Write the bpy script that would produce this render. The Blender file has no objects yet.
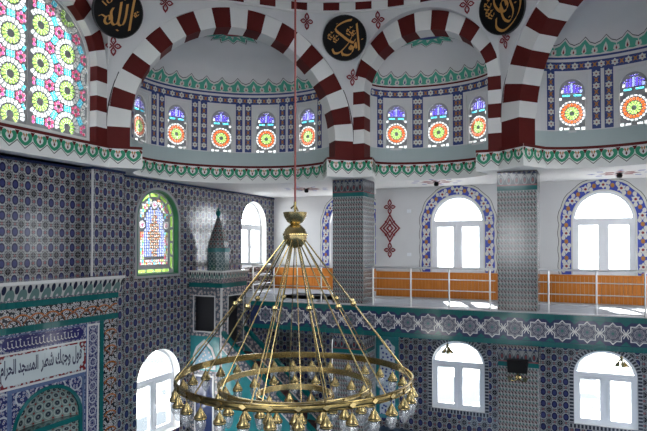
import bpy, math, random
from mathutils import Vector, Matrix
from mathutils.geometry import tessellate_polygon
random.seed(7)
PI = math.pi; rad = math.radians
sc = bpy.context.scene; COL = sc.collection
EYE = 5.4                      # eye height above the prayer hall floor; heights below are written relative to the eye and lifted at the end

# ------------------------------------------------------------------ camera, sky, daylight, exposure
cam = bpy.data.cameras.new('camera'); cam.sensor_width = 36; cam.lens = 580 / 647 * 36
cam.clip_start = .05; cam.clip_end = 400
PITCH = 1.2
cam.shift_y = (30.5 - 580 * math.tan(rad(PITCH))) / 647
camo = bpy.data.objects.new('camera', cam); COL.objects.link(camo)
camo.rotation_euler = (rad(90 + PITCH), 0, rad(24)); sc.camera = camo

SKY = 13.5                      # radiance of the bright overcast sky
w = bpy.data.worlds.new('sky'); sc.world = w; w.use_nodes = True
bg = w.node_tree.nodes['Background']; bg.inputs[0].default_value = (.93, .965, 1, 1); bg.inputs[1].default_value = SKY
try: w.cycles.sampling_method = 'MANUAL'; w.cycles.sample_map_resolution = 128
except Exception: pass

def daylight(loc, rot, sx, sy, k=1, portal=True):
    """daylight that falls through one window opening"""
    L = bpy.data.lights.new('window_daylight', 'AREA'); L.shape = 'RECTANGLE'; L.size = sx; L.size_y = sy
    L.energy = PI * SKY * sx * sy * k; L.color = (.93, .965, 1)
    if portal: L.cycles.is_portal = True
    o = bpy.data.objects.new('window_daylight', L); COL.objects.link(o); o.location = loc; o.rotation_euler = rot
    return o
for x in (-7, -3.25, .5, 4.2):           # windows of the gallery wall behind the photographer
    daylight((x, -3.0, .4), (rad(90), 0, 0), 1.4, 2.1)
    daylight((x, -3.0, -3.65), (rad(90), 0, 0), 1.4, 1.9)
for y in (1.0, 5.0, 9.0, 13.0):          # windows of the entrance wall
    daylight((7.2, y, .4), (rad(90), 0, rad(90)), 1.4, 2.1)
    daylight((7.2, y, -3.65), (rad(90), 0, rad(90)), 1.4, 1.9)
sun = bpy.data.lights.new('sun', 'SUN'); sun.energy = 70; sun.angle = rad(3); sun.color = (1, .95, .87)
suno = bpy.data.objects.new('sun', sun); COL.objects.link(suno); suno.rotation_euler = Vector((.28, -.80, -.62)).to_track_quat('-Z', 'Y').to_euler()   # hazy sun beyond the gallery wall
vs = sc.view_settings; vs.view_transform = 'Standard'; vs.look = 'None'; vs.exposure = 0.0; vs.gamma = 1; vs.use_curve_mapping = False
sc.cycles.use_denoising = True
sc.cycles.max_bounces = 8; sc.cycles.diffuse_bounces = 4; sc.cycles.glossy_bounces = 3
sc.cycles.transparent_max_bounces = 12; sc.cycles.transmission_bounces = 6
sc.cycles.sample_clamp_indirect = 8; sc.cycles.caustics_reflective = False; sc.cycles.caustics_refractive = False

# ------------------------------------------------------------------ material helpers
class S:
    def __init__(s, nt, k): s.nt = nt; s.k = k
    def m(s, op, o=None, clamp=False, o2=None):
        n = s.nt.nodes.new('ShaderNodeMath'); n.operation = op; n.use_clamp = clamp
        s.nt.links.new(s.k, n.inputs[0])
        for i, q in ((1, o), (2, o2)):
            if q is None: continue
            if isinstance(q, S): s.nt.links.new(q.k, n.inputs[i])
            else: n.inputs[i].default_value = q
        return S(s.nt, n.outputs[0])
    def __add__(s, o): return s.m('ADD', o)
    def __sub__(s, o): return s.m('SUBTRACT', o)
    def __mul__(s, o): return s.m('MULTIPLY', o)
    def __truediv__(s, o): return s.m('DIVIDE', o)
    def rs(s, c): return s.m('MULTIPLY', -1.0) + c
    def frac(s): return s.m('FRACT')
    def abs(s): return s.m('ABSOLUTE')
    def sqrt(s): return s.m('SQRT')
    def mn(s, o): return s.m('MINIMUM', o)
    def mx(s, o): return s.m('MAXIMUM', o)
    def below(s, t, soft=.03): return ((s.rs(t)) * (1 / soft)).m('ADD', .5, True)
    def above(s, t, soft=.03): return ((s - t) * (1 / soft)).m('ADD', .5, True)
def hyp(a, b): return (a * a + b * b).sqrt()
def mixc(nt, f, a, b):
    n = nt.nodes.new('ShaderNodeMixRGB')
    for i, q in ((0, f), (1, a), (2, b)):
        if isinstance(q, S): nt.links.new(q.k, n.inputs[i])
        elif isinstance(q, (tuple, list)): n.inputs[i].default_value = (*q, 1)
        else: n.inputs[i].default_value = q
    return S(nt, n.outputs[0])
MATS = {}
def simple(name, col, rough=.6, metal=0.0, spec=.5, noise=0, nscale=3.0):
    m = bpy.data.materials.new(name); m.use_nodes = True; nt = m.node_tree; b = nt.nodes['Principled BSDF']
    b.inputs['Roughness'].default_value = rough; b.inputs['Metallic'].default_value = metal
    b.inputs['Specular IOR Level'].default_value = spec
    if noise:
        tc = nt.nodes.new('ShaderNodeTexCoord'); n = nt.nodes.new('ShaderNodeTexNoise'); n.inputs['Scale'].default_value = nscale; n.inputs['Detail'].default_value = 5
        nt.links.new(tc.outputs['Object'], n.inputs['Vector'])
        f = S(nt, n.outputs[0])
        c = mixc(nt, f, tuple(k * (1 - noise) for k in col), tuple(min(1, k * (1 + noise)) for k in col))
        nt.links.new(c.k, b.inputs['Base Color'])
    else: b.inputs['Base Color'].default_value = (*col, 1)
    MATS[name] = m; return m
def pmat(name, fn, rough=.16, spec=.5):
    m = bpy.data.materials.new(name); m.use_nodes = True; nt = m.node_tree; b = nt.nodes['Principled BSDF']
    tc = nt.nodes.new('ShaderNodeTexCoord'); sp = nt.nodes.new('ShaderNodeSeparateXYZ'); nt.links.new(tc.outputs['UV'], sp.inputs[0])
    c = fn(nt, S(nt, sp.outputs[0]), S(nt, sp.outputs[1]))
    nt.links.new(c.k, b.inputs['Base Color']); b.inputs['Roughness'].default_value = rough; b.inputs['Specular IOR Level'].default_value = spec
    MATS[name] = m; return m
def glassy(name, col, gloss=.06, diff=0.0):
    m = bpy.data.materials.new(name); m.use_nodes = True; nt = m.node_tree; nt.nodes.clear()
    out = nt.nodes.new('ShaderNodeOutputMaterial'); t = nt.nodes.new('ShaderNodeBsdfTransparent'); t.inputs[0].default_value = (*col, 1)
    g = nt.nodes.new('ShaderNodeBsdfGlossy'); g.inputs['Roughness'].default_value = .08
    mx = nt.nodes.new('ShaderNodeMixShader'); mx.inputs[0].default_value = gloss
    nt.links.new(t.outputs[0], mx.inputs[1]); nt.links.new(g.outputs[0], mx.inputs[2]); last = mx
    if diff:
        d = nt.nodes.new('ShaderNodeBsdfDiffuse'); d.inputs[0].default_value = (.8, .8, .8, 1)
        m2 = nt.nodes.new('ShaderNodeMixShader'); m2.inputs[0].default_value = diff
        nt.links.new(mx.outputs[0], m2.inputs[1]); nt.links.new(d.outputs[0], m2.inputs[2]); last = m2
    nt.links.new(last.outputs[0], out.inputs[0]); MATS[name] = m; return m

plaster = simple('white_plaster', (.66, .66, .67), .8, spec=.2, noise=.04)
paintw = simple('white_paint', (.74, .74, .73), .6, noise=.04)
ceilm = simple('ceiling_white', (.78, .78, .78), .7, noise=.03)
red = simple('maroon_paint', (.10, .009, .008), .6, spec=.2, noise=.12)
redline = simple('red_ornament_paint', (.22, .012, .022), .5)
black = simple('black_lacquer', (.004, .004, .005), .5, spec=.12)
dark = simple('dark_line_paint', (.03, .03, .035), .6)
gold = simple('gold_leaf', (.46, .22, .045), .45, .3)
blue = simple('cobalt_paint', (.020, .042, .19), .45)
bluebright = simple('bright_cobalt_paint', (.025, .05, .38), .4)
cream = simple('cream_flower_paint', (.62, .62, .58), .5)
orange = simple('ochre_paint', (.42, .17, .03), .5)
green = simple('green_paint', (.012, .25, .135), .5)
seagreen = simple('sea_green_paint', (.06, .36, .26), .55)
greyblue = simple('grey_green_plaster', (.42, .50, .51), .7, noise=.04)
teal = simple('teal_glaze', (.005, .098, .10), .1, noise=.25, nscale=2)
turq = simple('turquoise_glaze', (.03, .20, .22), .14, noise=.2, nscale=6)
navy = simple('navy_glaze', (.02, .03, .085), .1, noise=.3, nscale=8)
whitetile = simple('white_glaze', (.55, .55, .55), .12, noise=.06)
pvc = simple('white_window_plastic', (.78, .80, .84), .35)
steel = simple('brushed_steel', (.62, .63, .65), .28, 1.0)
brass = simple('polished_brass', (.52, .405, .19), .25, 1.0, noise=.15, nscale=14)
brassdark = simple('aged_brass', (.29, .22, .09), .24, 1.0, noise=.65, nscale=11)
redrod = simple('red_rod_paint', (.20, .03, .025), .4)
tracery = simple('grey_plaster_tracery', (.36, .36, .37), .7)
greenframe = simple('dark_green_frame', (.01, .12, .06), .4)
glass = glassy('window_glass', (.95, .97, .98), .05)
bulb = glassy('clear_lamp_glass', (.92, .94, .96), .14, .22)
GL = {k: glassy('stained_glass_' + k, tuple(.60 * q for q in c), .03) for k, c in dict(
    green=(.085, .17, .018), white=(.17, .178, .17), pink=(.24, .04, .10), red=(.24, .03, .06), cyan=(.03, .21, .28), orange=(.20, .038, .008),
    lime=(.125, .22, .045), violet=(.03, .02, .14), amber=(.19, .10, .03), ice=(.075, .095, .21)).items()}

def f_wall(nt, u, v):
    p = u.frac() - .5; q = v.frac() - .5; ax = p.abs(); ay = q.abs(); cx = ax.rs(.5); cy = ay.rs(.5)
    c = mixc(nt, (ax + ay - .5).abs().below(.06, .05), (.125, .13, .15), (.30, .31, .31))
    dd = hyp((u * 6.0).frac() - .5, (v * 6.0).frac() - .5)
    c = mixc(nt, dd.below(.26, .1), c, (.012, .013, .025))
    c = mixc(nt, (cx + cy).below(.35), c, (.30, .31, .31))
    c = mixc(nt, (cx + cy).below(.29), c, (.009, .009, .018))
    c = mixc(nt, (cx + cy).below(.12), c, (.03, .03, .055))
    e = hyp(p * (1 / .27), q * (1 / .33))
    c = mixc(nt, e.below(1.14, .08), c, (.31, .32, .33))
    c = mixc(nt, e.below(.92, .08), c, (.012, .013, .055))
    c = mixc(nt, e.below(.6, .08), c, (.035, .04, .13))
    c = mixc(nt, hyp(cx, ay).below(.085), c, (.22, .02, .03)); c = mixc(nt, hyp(ax, cy).below(.075), c, (.22, .02, .03))
    return mixc(nt, ax.mx(ay).above(.488, .006), c, (.30, .30, .30))
wallmat = pmat('oval_lattice_tile', f_wall)
def f_pillar(nt, u, v):
    q = (v * 2.0).frac(); p = ((u * 3.0) + q * .7).frac() - .5; p2 = ((u * 3.0) + q * .7 + .45).frac() - .5
    c = mixc(nt, hyp(p2 - .05, (q - .72) * 1.3).below(.24, .12), (.36, .38, .38), (.02, .075, .07))
    c = mixc(nt, (hyp(p2 - .1, (q - .72) * 1.2) - .36).abs().below(.06, .06), c, (.05, .08, .085))
    c = mixc(nt, hyp(p, (q - .25) * 1.2).below(.25, .1), c, (.044, .012, .018))
    c = mixc(nt, (hyp(p - .06, (q - .25) * 1.2) - .38).abs().below(.06, .06), c, (.12, .05, .06))
    ax = (u.frac() - .5).abs(); ay = (v.frac() - .5).abs()
    return mixc(nt, ax.mx(ay).above(.488, .006), c, (.28, .28, .28))
pillmat = pmat('hooked_leaf_tile', f_pillar)
def f_crest(nt, u, v):
    p = u.frac() - .5; q = v.frac(); ax = p.abs()
    d = hyp(p * 1.1, q - .42)
    c = mixc(nt, (ax * 1.15 + q).below(.98, .05), (.17, .18, .19), (.018, .03, .045))
    c = mixc(nt, (d - .3).abs().below(.05, .04), c, (.15, .16, .17))
    c = mixc(nt, d.below(.15, .05), c, (.11, .015, .02))
    return mixc(nt, q.below(.10, .03), c, (.16, .05, .06))
crestmat = pmat('tulip_crest_tile', f_crest)
def f_cornice(nt, u, v):
    p = u.frac() - .5; q = v.frac(); ax = p.abs(); cx = ax.rs(.5)
    c = mixc(nt, hyp(p * 1.6, q - .12).below(.62, .05), (.42, .42, .40), (.10, .17, .16))
    c = mixc(nt, hyp(cx * 1.7, (q - .68) * 1.0).below(.30, .05), c, (.012, .014, .035))
    c = mixc(nt, hyp(ax, (q - .80) * .7).below(.10, .04), c, (.012, .014, .035))
    return mixc(nt, hyp(p * 1.3, q - .06).below(.13, .04), c, (.45, .42, .42))
cornicemat = pmat('lotus_cornice_tile', f_cornice)
def vor(nt, u, v, sx, sy, feat='F1'):
    cb = nt.nodes.new('ShaderNodeCombineXYZ'); nt.links.new((u * sx).k, cb.inputs[0]); nt.links.new((v * sy).k, cb.inputs[1])
    n = nt.nodes.new('ShaderNodeTexVoronoi'); n.feature = feat; n.inputs['Scale'].default_value = 1; n.inputs['Randomness'].default_value = .75; n.voronoi_dimensions = '2D'
    nt.links.new(cb.outputs[0], n.inputs['Vector']); return n
def f_floral(nt, u, v):
    p = u.frac() - .5; q = v.frac() - .5; d = hyp(p, q); n = vor(nt, u, v, 5, 5)
    k = S(nt, n.outputs['Distance'])
    c = mixc(nt, k.below(.42, .06), (.012, .014, .022), (.48, .47, .45))
    c = mixc(nt, k.below(.2, .06), c, (.03, .035, .10))
    c = mixc(nt, (hyp(p, q + .55) - .66).abs().below(.044, .04), c, (.30, .085, .012)); c = mixc(nt, (hyp(p.abs() - .5, q + .55) - .42).abs().below(.04, .03), c, (.16, .05, .015))
    return c
floralmat = pmat('orange_arabesque_tile', f_floral)
def f_bluefloral(nt, u, v):
    p = u.frac() - .5; q = v.frac() - .5; d = hyp(p, q); k = S(nt, vor(nt, u, v, 6, 6).outputs['Distance'])
    c = mixc(nt, k.below(.36, .06), (.02, .025, .105), (.30, .33, .42))
    c = mixc(nt, k.below(.15, .05), c, (.16, .02, .03))
    return mixc(nt, (d - .34).abs().below(.04, .03), c, (.40, .42, .46))
bluefloral = pmat('blue_arabesque_tile', f_bluefloral)
def f_niche(nt, u, v):
    p = u.frac() - .5; q = v.frac() - .5; ax = p.abs(); ay = q.abs(); d = hyp(p, q)
    cx = ax.rs(.5); cy = ay.rs(.5)
    c = mixc(nt, hyp(cx, cy).below(.13, .05), (.16, .22, .21), (.16, .02, .02))
    c = mixc(nt, (d - .40).abs().below(.045, .04), c, (.36, .40, .38))
    c = mixc(nt, d.below(.25, .05), c, (.012, .016, .035))
    return mixc(nt, d.below(.09, .05), c, (.16, .19, .19))
nichemat = pmat('mihrab_niche_tile', f_niche)
def f_star(nt, u, v):
    d = hyp(u, v); a = u.m('ARCTAN2', v) * (8 / (2 * PI)); s = (a.frac() - .5).abs()
    k = (d * 7.0).frac()
    c = mixc(nt, (s - k * .45).abs().below(.09, .05), (.045, .05, .085), (.34, .34, .37))
    c = mixc(nt, d.below(.28, .05), c, (.10, .11, .15)); c = mixc(nt, d.below(.12, .04), c, (.02, .11, .10))
    return mixc(nt, (d - .52).abs().below(.035, .03), c, (.03, .035, .07))
starmat = pmat('geometric_star_tile', f_star)
def f_pink(nt, u, v):
    p = u.frac() - .5; q = v.frac() - .5; k = S(nt, vor(nt, u, v, 3, 3).outputs['Distance'])
    c = mixc(nt, k.below(.33, .06), (.08, .09, .115), (.36, .37, .37)); c = mixc(nt, k.below(.14, .05), c, (.28, .04, .05))
    return c
pinkmat = pmat('rose_scroll_tile', f_pink)
def f_wood(nt, u, v):
    n = nt.nodes.new('ShaderNodeTexNoise'); n.inputs['Scale'].default_value = 1; n.inputs['Detail'].default_value = 6
    cb = nt.nodes.new('ShaderNodeCombineXYZ'); nt.links.new((u * 30).k, cb.inputs[0]); nt.links.new((v * 2.2).k, cb.inputs[1]); nt.links.new(cb.outputs[0], n.inputs['Vector'])
    c = mixc(nt, S(nt, n.outputs[0]), (.46, .135, .018), (.72, .26, .04))
    return c
woodmat = pmat('varnished_pine', f_wood, .5, .25)
carpet = simple('blue_carpet', (.05, .09, .15), .95, noise=.25, nscale=14)
gfloor = simple('grey_gallery_carpet', (.34, .36, .40), .9, noise=.3, nscale=3)
def f_ground(nt, u, v):
    cb = nt.nodes.new('ShaderNodeCombineXYZ'); nt.links.new(u.k, cb.inputs[0]); nt.links.new(v.k, cb.inputs[1])
    n = nt.nodes.new('ShaderNodeTexNoise'); n.inputs['Scale'].default_value = .30; n.inputs['Detail'].default_value = 6; nt.links.new(cb.outputs[0], n.inputs['Vector'])
    return mixc(nt, S(nt, n.outputs[0]).above(.53, .10), (.008, .014, .020), (.50, .49, .47))
stoneg = pmat('outside_ground', f_ground, .9, .1)
inner_shade = simple('painted_interior_shade', (.02, .02, .025), .6)  # near-black colour stands for the shade inside the pulpit tower

# ------------------------------------------------------------------ mesh helpers
class FR:
    def __init__(s, o, ex, ey, ez): s.o = Vector(o); s.ex = Vector(ex).normalized(); s.ey = Vector(ey).normalized(); s.ez = Vector(ez).normalized()
    def __call__(s, a, b, c=0.0): return s.o + s.ex * a + s.ey * b + s.ez * c
    def rot(s): return Matrix((s.ex, s.ey, s.ez)).transposed()
    def at(s, a, b, c=0.0): return FR(s(a, b, c), s.ex, s.ey, s.ez)
WORLD = FR((0, 0, 0), (1, 0, 0), (0, 1, 0), (0, 0, 1))
LOC = {}
def link(o, parent=None, wl=Vector((0, 0, 0)), label=None, cat=None, group=None, kind=None):
    COL.objects.link(o)
    if parent is not None: o.parent = parent; o.location = wl - LOC[parent.name]
    else: o.location = wl
    LOC[o.name] = wl.copy()
    if label: o['label'] = label
    if cat: o['category'] = cat
    if group: o['group'] = group
    if kind: o['kind'] = kind
    return o
def thing(name, loc, label, cat, group=None, kind=None):
    o = bpy.data.objects.new(name, None); o.empty_display_size = .1
    return link(o, None, Vector(loc), label, cat, group, kind)
class MB:
    def __init__(s): s.v = []; s.f = []; s.m = []; s.uv = []
    def face(s, pts, mat=0, uv=None):
        i = len(s.v); s.v += [Vector(p) for p in pts]; s.f.append(tuple(range(i, i + len(pts)))); s.m.append(mat); s.uv.append(uv)
    def box(s, fr, a0, a1, b0, b1, c0, c1, mat=0):
        P = [fr(a, b, c) for a in (a0, a1) for b in (b0, b1) for c in (c0, c1)]
        for q in ((0, 1, 3, 2), (4, 6, 7, 5), (0, 4, 5, 1), (2, 3, 7, 6), (0, 2, 6, 4), (1, 5, 7, 3)): s.face([P[k] for k in q], mat)
    def flat(s, fr, outer, holes=(), c=0.0, mat=0, mp=None):
        loops = [[Vector((a, b, 0)) for a, b in l] for l in (outer, *holes)]
        pts = [p for l in loops for p in l]
        f = mp or (lambda a, b: fr(a, b, c))
        P = [f(p.x, p.y) for p in pts]; base = len(s.v); s.v += P
        if not holes and len(outer) <= 4: tris = [tuple(range(len(outer)))]
        else: tris = tessellate_polygon(loops)
        for t in tris: s.f.append(tuple(base + k for k in t)); s.m.append(mat); s.uv.append(None)
    def prism(s, fr, outer, holes=(), c0=0.0, c1=.1, mat=0, side=None, back=True, reveal=None):
        s.flat(fr, outer, holes, c1, mat)
        if back: s.flat(fr, outer, holes, c0, mat)
        for j, l in enumerate((outer, *holes)):
            mm = (side if side is not None else mat) if j == 0 or reveal is None else reveal
            for k in range(len(l)):
                p, q = l[k], l[(k + 1) % len(l)]
                s.face([fr(*p, c0), fr(*q, c0), fr(*q, c1), fr(*p, c1)], mm)
    def lathe(s, fr, prof, n=16, mat=0):
        for k in range(n):
            a, b = 2 * PI * k / n, 2 * PI * (k + 1) / n
            for (r0, z0), (r1, z1) in zip(prof, prof[1:]):
                q = [fr(r0 * math.cos(a), r0 * math.sin(a), z0), fr(r0 * math.cos(b), r0 * math.sin(b), z0), fr(r1 * math.cos(b), r1 * math.sin(b), z1), fr(r1 * math.cos(a), r1 * math.sin(a), z1)]
                if r0 < 1e-5: q = [q[0], q[2], q[3]]
                elif r1 < 1e-5: q = q[:3]
                s.face(q, mat)
    def tube(s, pts, r, n=8, mat=0, closed=False):
        pts = [Vector(p) for p in pts]; N = len(pts); rings = []
        for i, p in enumerate(pts):
            t = (pts[(i + 1) % N] - pts[i - 1]) if closed else (pts[min(i + 1, N - 1)] - pts[max(i - 1, 0)])
            t.normalize(); up = Vector((0, 0, 1)) if abs(t.z) < .9 else Vector((1, 0, 0))
            x = t.cross(up).normalized(); y = x.cross(t)
            rings.append([p + (x * math.cos(2 * PI * k / n) + y * math.sin(2 * PI * k / n)) * r for k in range(n)])
        for i in range(N if closed else N - 1):
            A, B = rings[i], rings[(i + 1) % N]
            for k in range(n): s.face([A[k], A[(k + 1) % n], B[(k + 1) % n], B[k]], mat)
        if not closed: s.face(rings[0], mat); s.face(rings[-1], mat)
    def mesh(s, name, mats, loc=Vector((0, 0, 0)), uvf=None, smooth=False):
        me = bpy.data.meshes.new(name)
        me.from_pydata([v - loc for v in s.v], [], s.f)
        for m in (mats if isinstance(mats, (list, tuple)) else [mats]): me.materials.append(m)
        me.polygons.foreach_set('material_index', s.m)
        if uvf or any(u is not None for u in s.uv):
            L = me.uv_layers.new(name='UVMap'); d = L.data
            for p, u in zip(me.polygons, s.uv):
                for j, li in enumerate(p.loop_indices):
                    if u is not None: d[li].uv = u[j]
                    elif uvf: d[li].uv = uvf(s.v[me.loops[li].vertex_index])
        if smooth:
            me.validate(); 
            import bmesh as _b
            bm = _b.new(); bm.from_mesh(me); _b.ops.remove_doubles(bm, verts=bm.verts, dist=1e-5); _b.ops.recalc_face_normals(bm, faces=bm.faces)
            for f in bm.faces: f.smooth = True
            for e in bm.edges:
                if len(e.link_faces) == 2 and e.calc_face_angle(0) > rad(38): e.smooth = False
            bm.to_mesh(me); bm.free()
        me.update(); return me
    def build(s, name, mats, parent=None, loc=None, uvf=None, smooth=False, **kw):
        if loc is None:
            xs = [v.x for v in s.v]; ys = [v.y for v in s.v]; zs = [v.z for v in s.v]
            loc = Vector(((min(xs) + max(xs)) / 2, (min(ys) + max(ys)) / 2, min(zs)))
        loc = Vector(loc)
        o = bpy.data.objects.new(name, s.mesh(name, mats, loc, uvf, smooth))
        return link(o, parent, loc, **kw)
def put(name, me, parent, fr, **kw):
    o = bpy.data.objects.new(name, me); o.rotation_euler = fr.rot().to_euler(); return link(o, parent, fr.o.copy(), **kw)
def planar(fr, su=1, sv=1, u0=0, v0=0): return lambda co: (((co - fr.o).dot(fr.ex) - u0) / su, ((co - fr.o).dot(fr.ey) - v0) / sv)
def arc(cx, cz, rx, rz, a0, a1, n): return [(cx + rx * math.cos(rad(a0 + (a1 - a0) * k / n)), cz + rz * math.sin(rad(a0 + (a1 - a0) * k / n))) for k in range(n + 1)]
def archpoly(cx, z0, zs, hw, rise, n=20): return [(cx - hw, z0), (cx + hw, z0)] + arc(cx, zs, hw, rise, 0, 180, n)
def disc(cx, cy, r, n=12, ry=None): return [(cx + r * math.cos(2 * PI * k / n), cy + (ry or r) * math.sin(2 * PI * k / n)) for k in range(n)]
def rect(a0, a1, b0, b1): return [(a0, b0), (a1, b0), (a1, b1), (a0, b1)]
def inside(poly, x, y):
    r = False
    for (x0, y0), (x1, y1) in zip(poly, poly[1:] + poly[:1]):
        if (y0 > y) != (y1 > y) and x < (x1 - x0) * (y - y0) / (y1 - y0) + x0: r = not r
    return r
_tm = {}
def tilemesh(name, tw, th, mat, c=.006, g=.002, uv=True):
    key = (name, round(tw, 4), round(th, 4), mat.name)
    if key not in _tm:
        m = MB(); k = .004
        A = [(g, g), (tw - g, g), (tw - g, th - g), (g, th - g)]; B = [(g + k, g + k), (tw - g - k, g + k), (tw - g - k, th - g - k), (g + k, th - g - k)]
        U = lambda p: (p[0] / tw, p[1] / th)
        m.face([(*p, c) for p in B], 0, [U(p) for p in B])
        for i in range(4):
            j = (i + 1) % 4
            m.face([(*A[i], c - .002), (*A[j], c - .002), (*B[j], c), (*B[i], c)], 0, [U(A[i]), U(A[j]), U(B[j]), U(B[i])])
            m.face([(*A[i], 0), (*A[j], 0), (*A[j], c - .002), (*A[i], c - .002)], 0, [U(A[i]), U(A[j]), U(A[j]), U(A[i])])
        _tm[key] = m.mesh(name, mat)
    return _tm[key]
def tiles(parent, fr, a0, b0, nc, nr, tw, th, mat, skip=None, limit=300, name='tile', seen=None):
    me = tilemesh(name, tw, th, mat); L = []
    for i in range(nc):
        for j in range(nr):
            a, b = a0 + i * tw, b0 + j * th
            if skip and skip(a, b, a + tw, b + th): continue
            L.append(((fr(a + tw / 2, b + th / 2)).length, a, b))
    L.sort()
    if seen: L = [t for t in L if seen(t[1], t[2])]
    for _, a, b in L[:limit]: put(name, me, parent, fr.at(a, b, .0))
    rest = L[limit:]
    if rest:
        m = MB()
        for _, a, b in rest:
            for p in me.polygons:
                m.face([fr(a + me.vertices[k].co.x, b + me.vertices[k].co.y, me.vertices[k].co.z) for k in p.vertices], 0, [tuple(me.uv_layers[0].data[l].uv) for l in p.loop_indices])
        m.build('further_' + name + 's', mat, parent, kind='stuff')
def hit(polys):
    def f(a0, b0, a1, b1):
        for P in polys:
            xs = [p[0] for p in P]; ys = [p[1] for p in P]
            if a1 < min(xs) or a0 > max(xs) or b1 < min(ys) or b0 > max(ys): continue
            for x in (a0, (a0 + a1) / 2, a1):
                for y in (b0, (b0 + b1) / 2, b1):
                    if inside(P, x, y): return True
            for x, y in P:
                if a0 < x < a1 and b0 < y < b1: return True
        return False
    return f
def smoothpath(pts, n=6):
    P = [Vector((*p, 0)) for p in pts]; P = [P[0] * 2 - P[1]] + P + [P[-1] * 2 - P[-2]]; out = []
    for i in range(1, len(P) - 2):
        for k in range(n):
            t = k / n; a, b, c, d = P[i - 1:i + 3]
            q = .5 * ((2 * b) + (c - a) * t + (2 * a - 5 * b + 4 * c - d) * t * t + (3 * b - a - 3 * c + d) * t ** 3); out.append((q.x, q.y))
    out.append((P[-2].x, P[-2].y)); return out
def nib(m, mp, pts, w=.05, ang=50, mat=0, smooth=True):
    """broad-pen stroke: the pen edge swept along the path"""
    p = smoothpath(pts) if smooth else pts; dx, dy = w * math.cos(rad(ang)), w * math.sin(rad(ang)); e = w * .28
    for (x0, y0), (x1, y1) in zip(p, p[1:]):
        L = math.hypot(x1 - x0, y1 - y0) or 1; nx, ny = -(y1 - y0) / L * e, (x1 - x0) / L * e
        if (dx * nx + dy * ny) < 0: nx, ny = -nx, -ny
        m.face([mp(x0 - dx - nx, y0 - dy - ny), mp(x1 - dx - nx, y1 - dy - ny), mp(x1 + dx + nx, y1 + dy + ny), mp(x0 + dx + nx, y0 + dy + ny)], mat)

# ------------------------------------------------------------------ plan (metres; the photographer stands over the origin, X along the gallery, Y towards it)
QX = -10.1; SY = 16.7; CY = 18.3; FLOOR = -5.4; CEIL = 1.73; LEDGE = 2.21; GAL = -1.50
CEN = Vector((-3.48, 7.93, 0))
V2 = [(-9.6, 6.11), (-9.6, 9.75), (-5.3, 13.76), (-1.66, 13.76), (2.64, 9.75), (2.64, 6.11), (-1.66, 2.1), (-5.3, 2.1)]
V2 = [Vector((*p, 0)) for p in V2]
RING_Z = 5.80; RING_R = 5.62
class Side:
    def __init__(s, i):
        s.p, s.q = V2[i], V2[(i + 1) % 8]; s.L = (s.q - s.p).length; s.u = (s.q - s.p).normalized(); s.n = Vector((-s.u.y, s.u.x, 0)); s.mid = (s.p + s.q) / 2
        s.fr = FR(s.mid, s.u, (0, 0, 1), -s.n)
        s.small = i % 2 == 0
        if s.small: s.zc, s.ae, s.he, s.ai, s.hi = 3.92, s.L / 2, 1.80, s.L / 2 - .30, 1.32
        else: s.zc, s.ae, s.he, s.ai, s.hi = 2.66, s.L / 2, 3.04, s.L / 2 - .49, 2.56
        if i == 3: s.zc = 2.84; s.he = 2.88; s.hi = 2.40; s.ai = s.L / 2 - .58
        s.dep = .20 if i == 0 else .5
        s.off = .45; s.a = s.ai; s.b = 1.85 if not s.small else .82
        s.sh = 0
    def ext(s, u):
        k = min(1, abs(u) / s.ae); return s.zc + s.he * math.sqrt(max(0, 1 - k * k))
SIDES = [Side(i) for i in range(8)]
SIDES[1].sh = -.10; SIDES[2].sh = .06; SIDES[3].sh = .10
QF = FR((QX, 0, 0), (0, 1, 0), (0, 0, 1), (1, 0, 0))       # mihrab wall: a = Y, b = Z, c into the room
SF = FR((0, SY, 0), (1, 0, 0), (0, 0, 1), (0, -1, 0))      # gallery wall: a = X
CF = FR((0, CY, 0), (1, 0, 0), (0, 0, 1), (0, -1, 0))      # deeper corner bay of the gallery wall
TW, TH = .28, .31

# ------------------------------------------------------------------ floor, ceiling, walls
m = MB(); m.box(WORLD, -11, 7.2, -3.3, 19, FLOOR - .2, FLOOR); m.build('floor', carpet, kind='structure', label='blue carpeted floor of the prayer hall')
m = MB(); m.box(WORLD, -70, 70, -60, 90, FLOOR - .75, FLOOR - .25); m.build('ground', stoneg, uvf=lambda co: (co.x, co.y), kind='structure', label='pale ground outside the windows')

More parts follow.
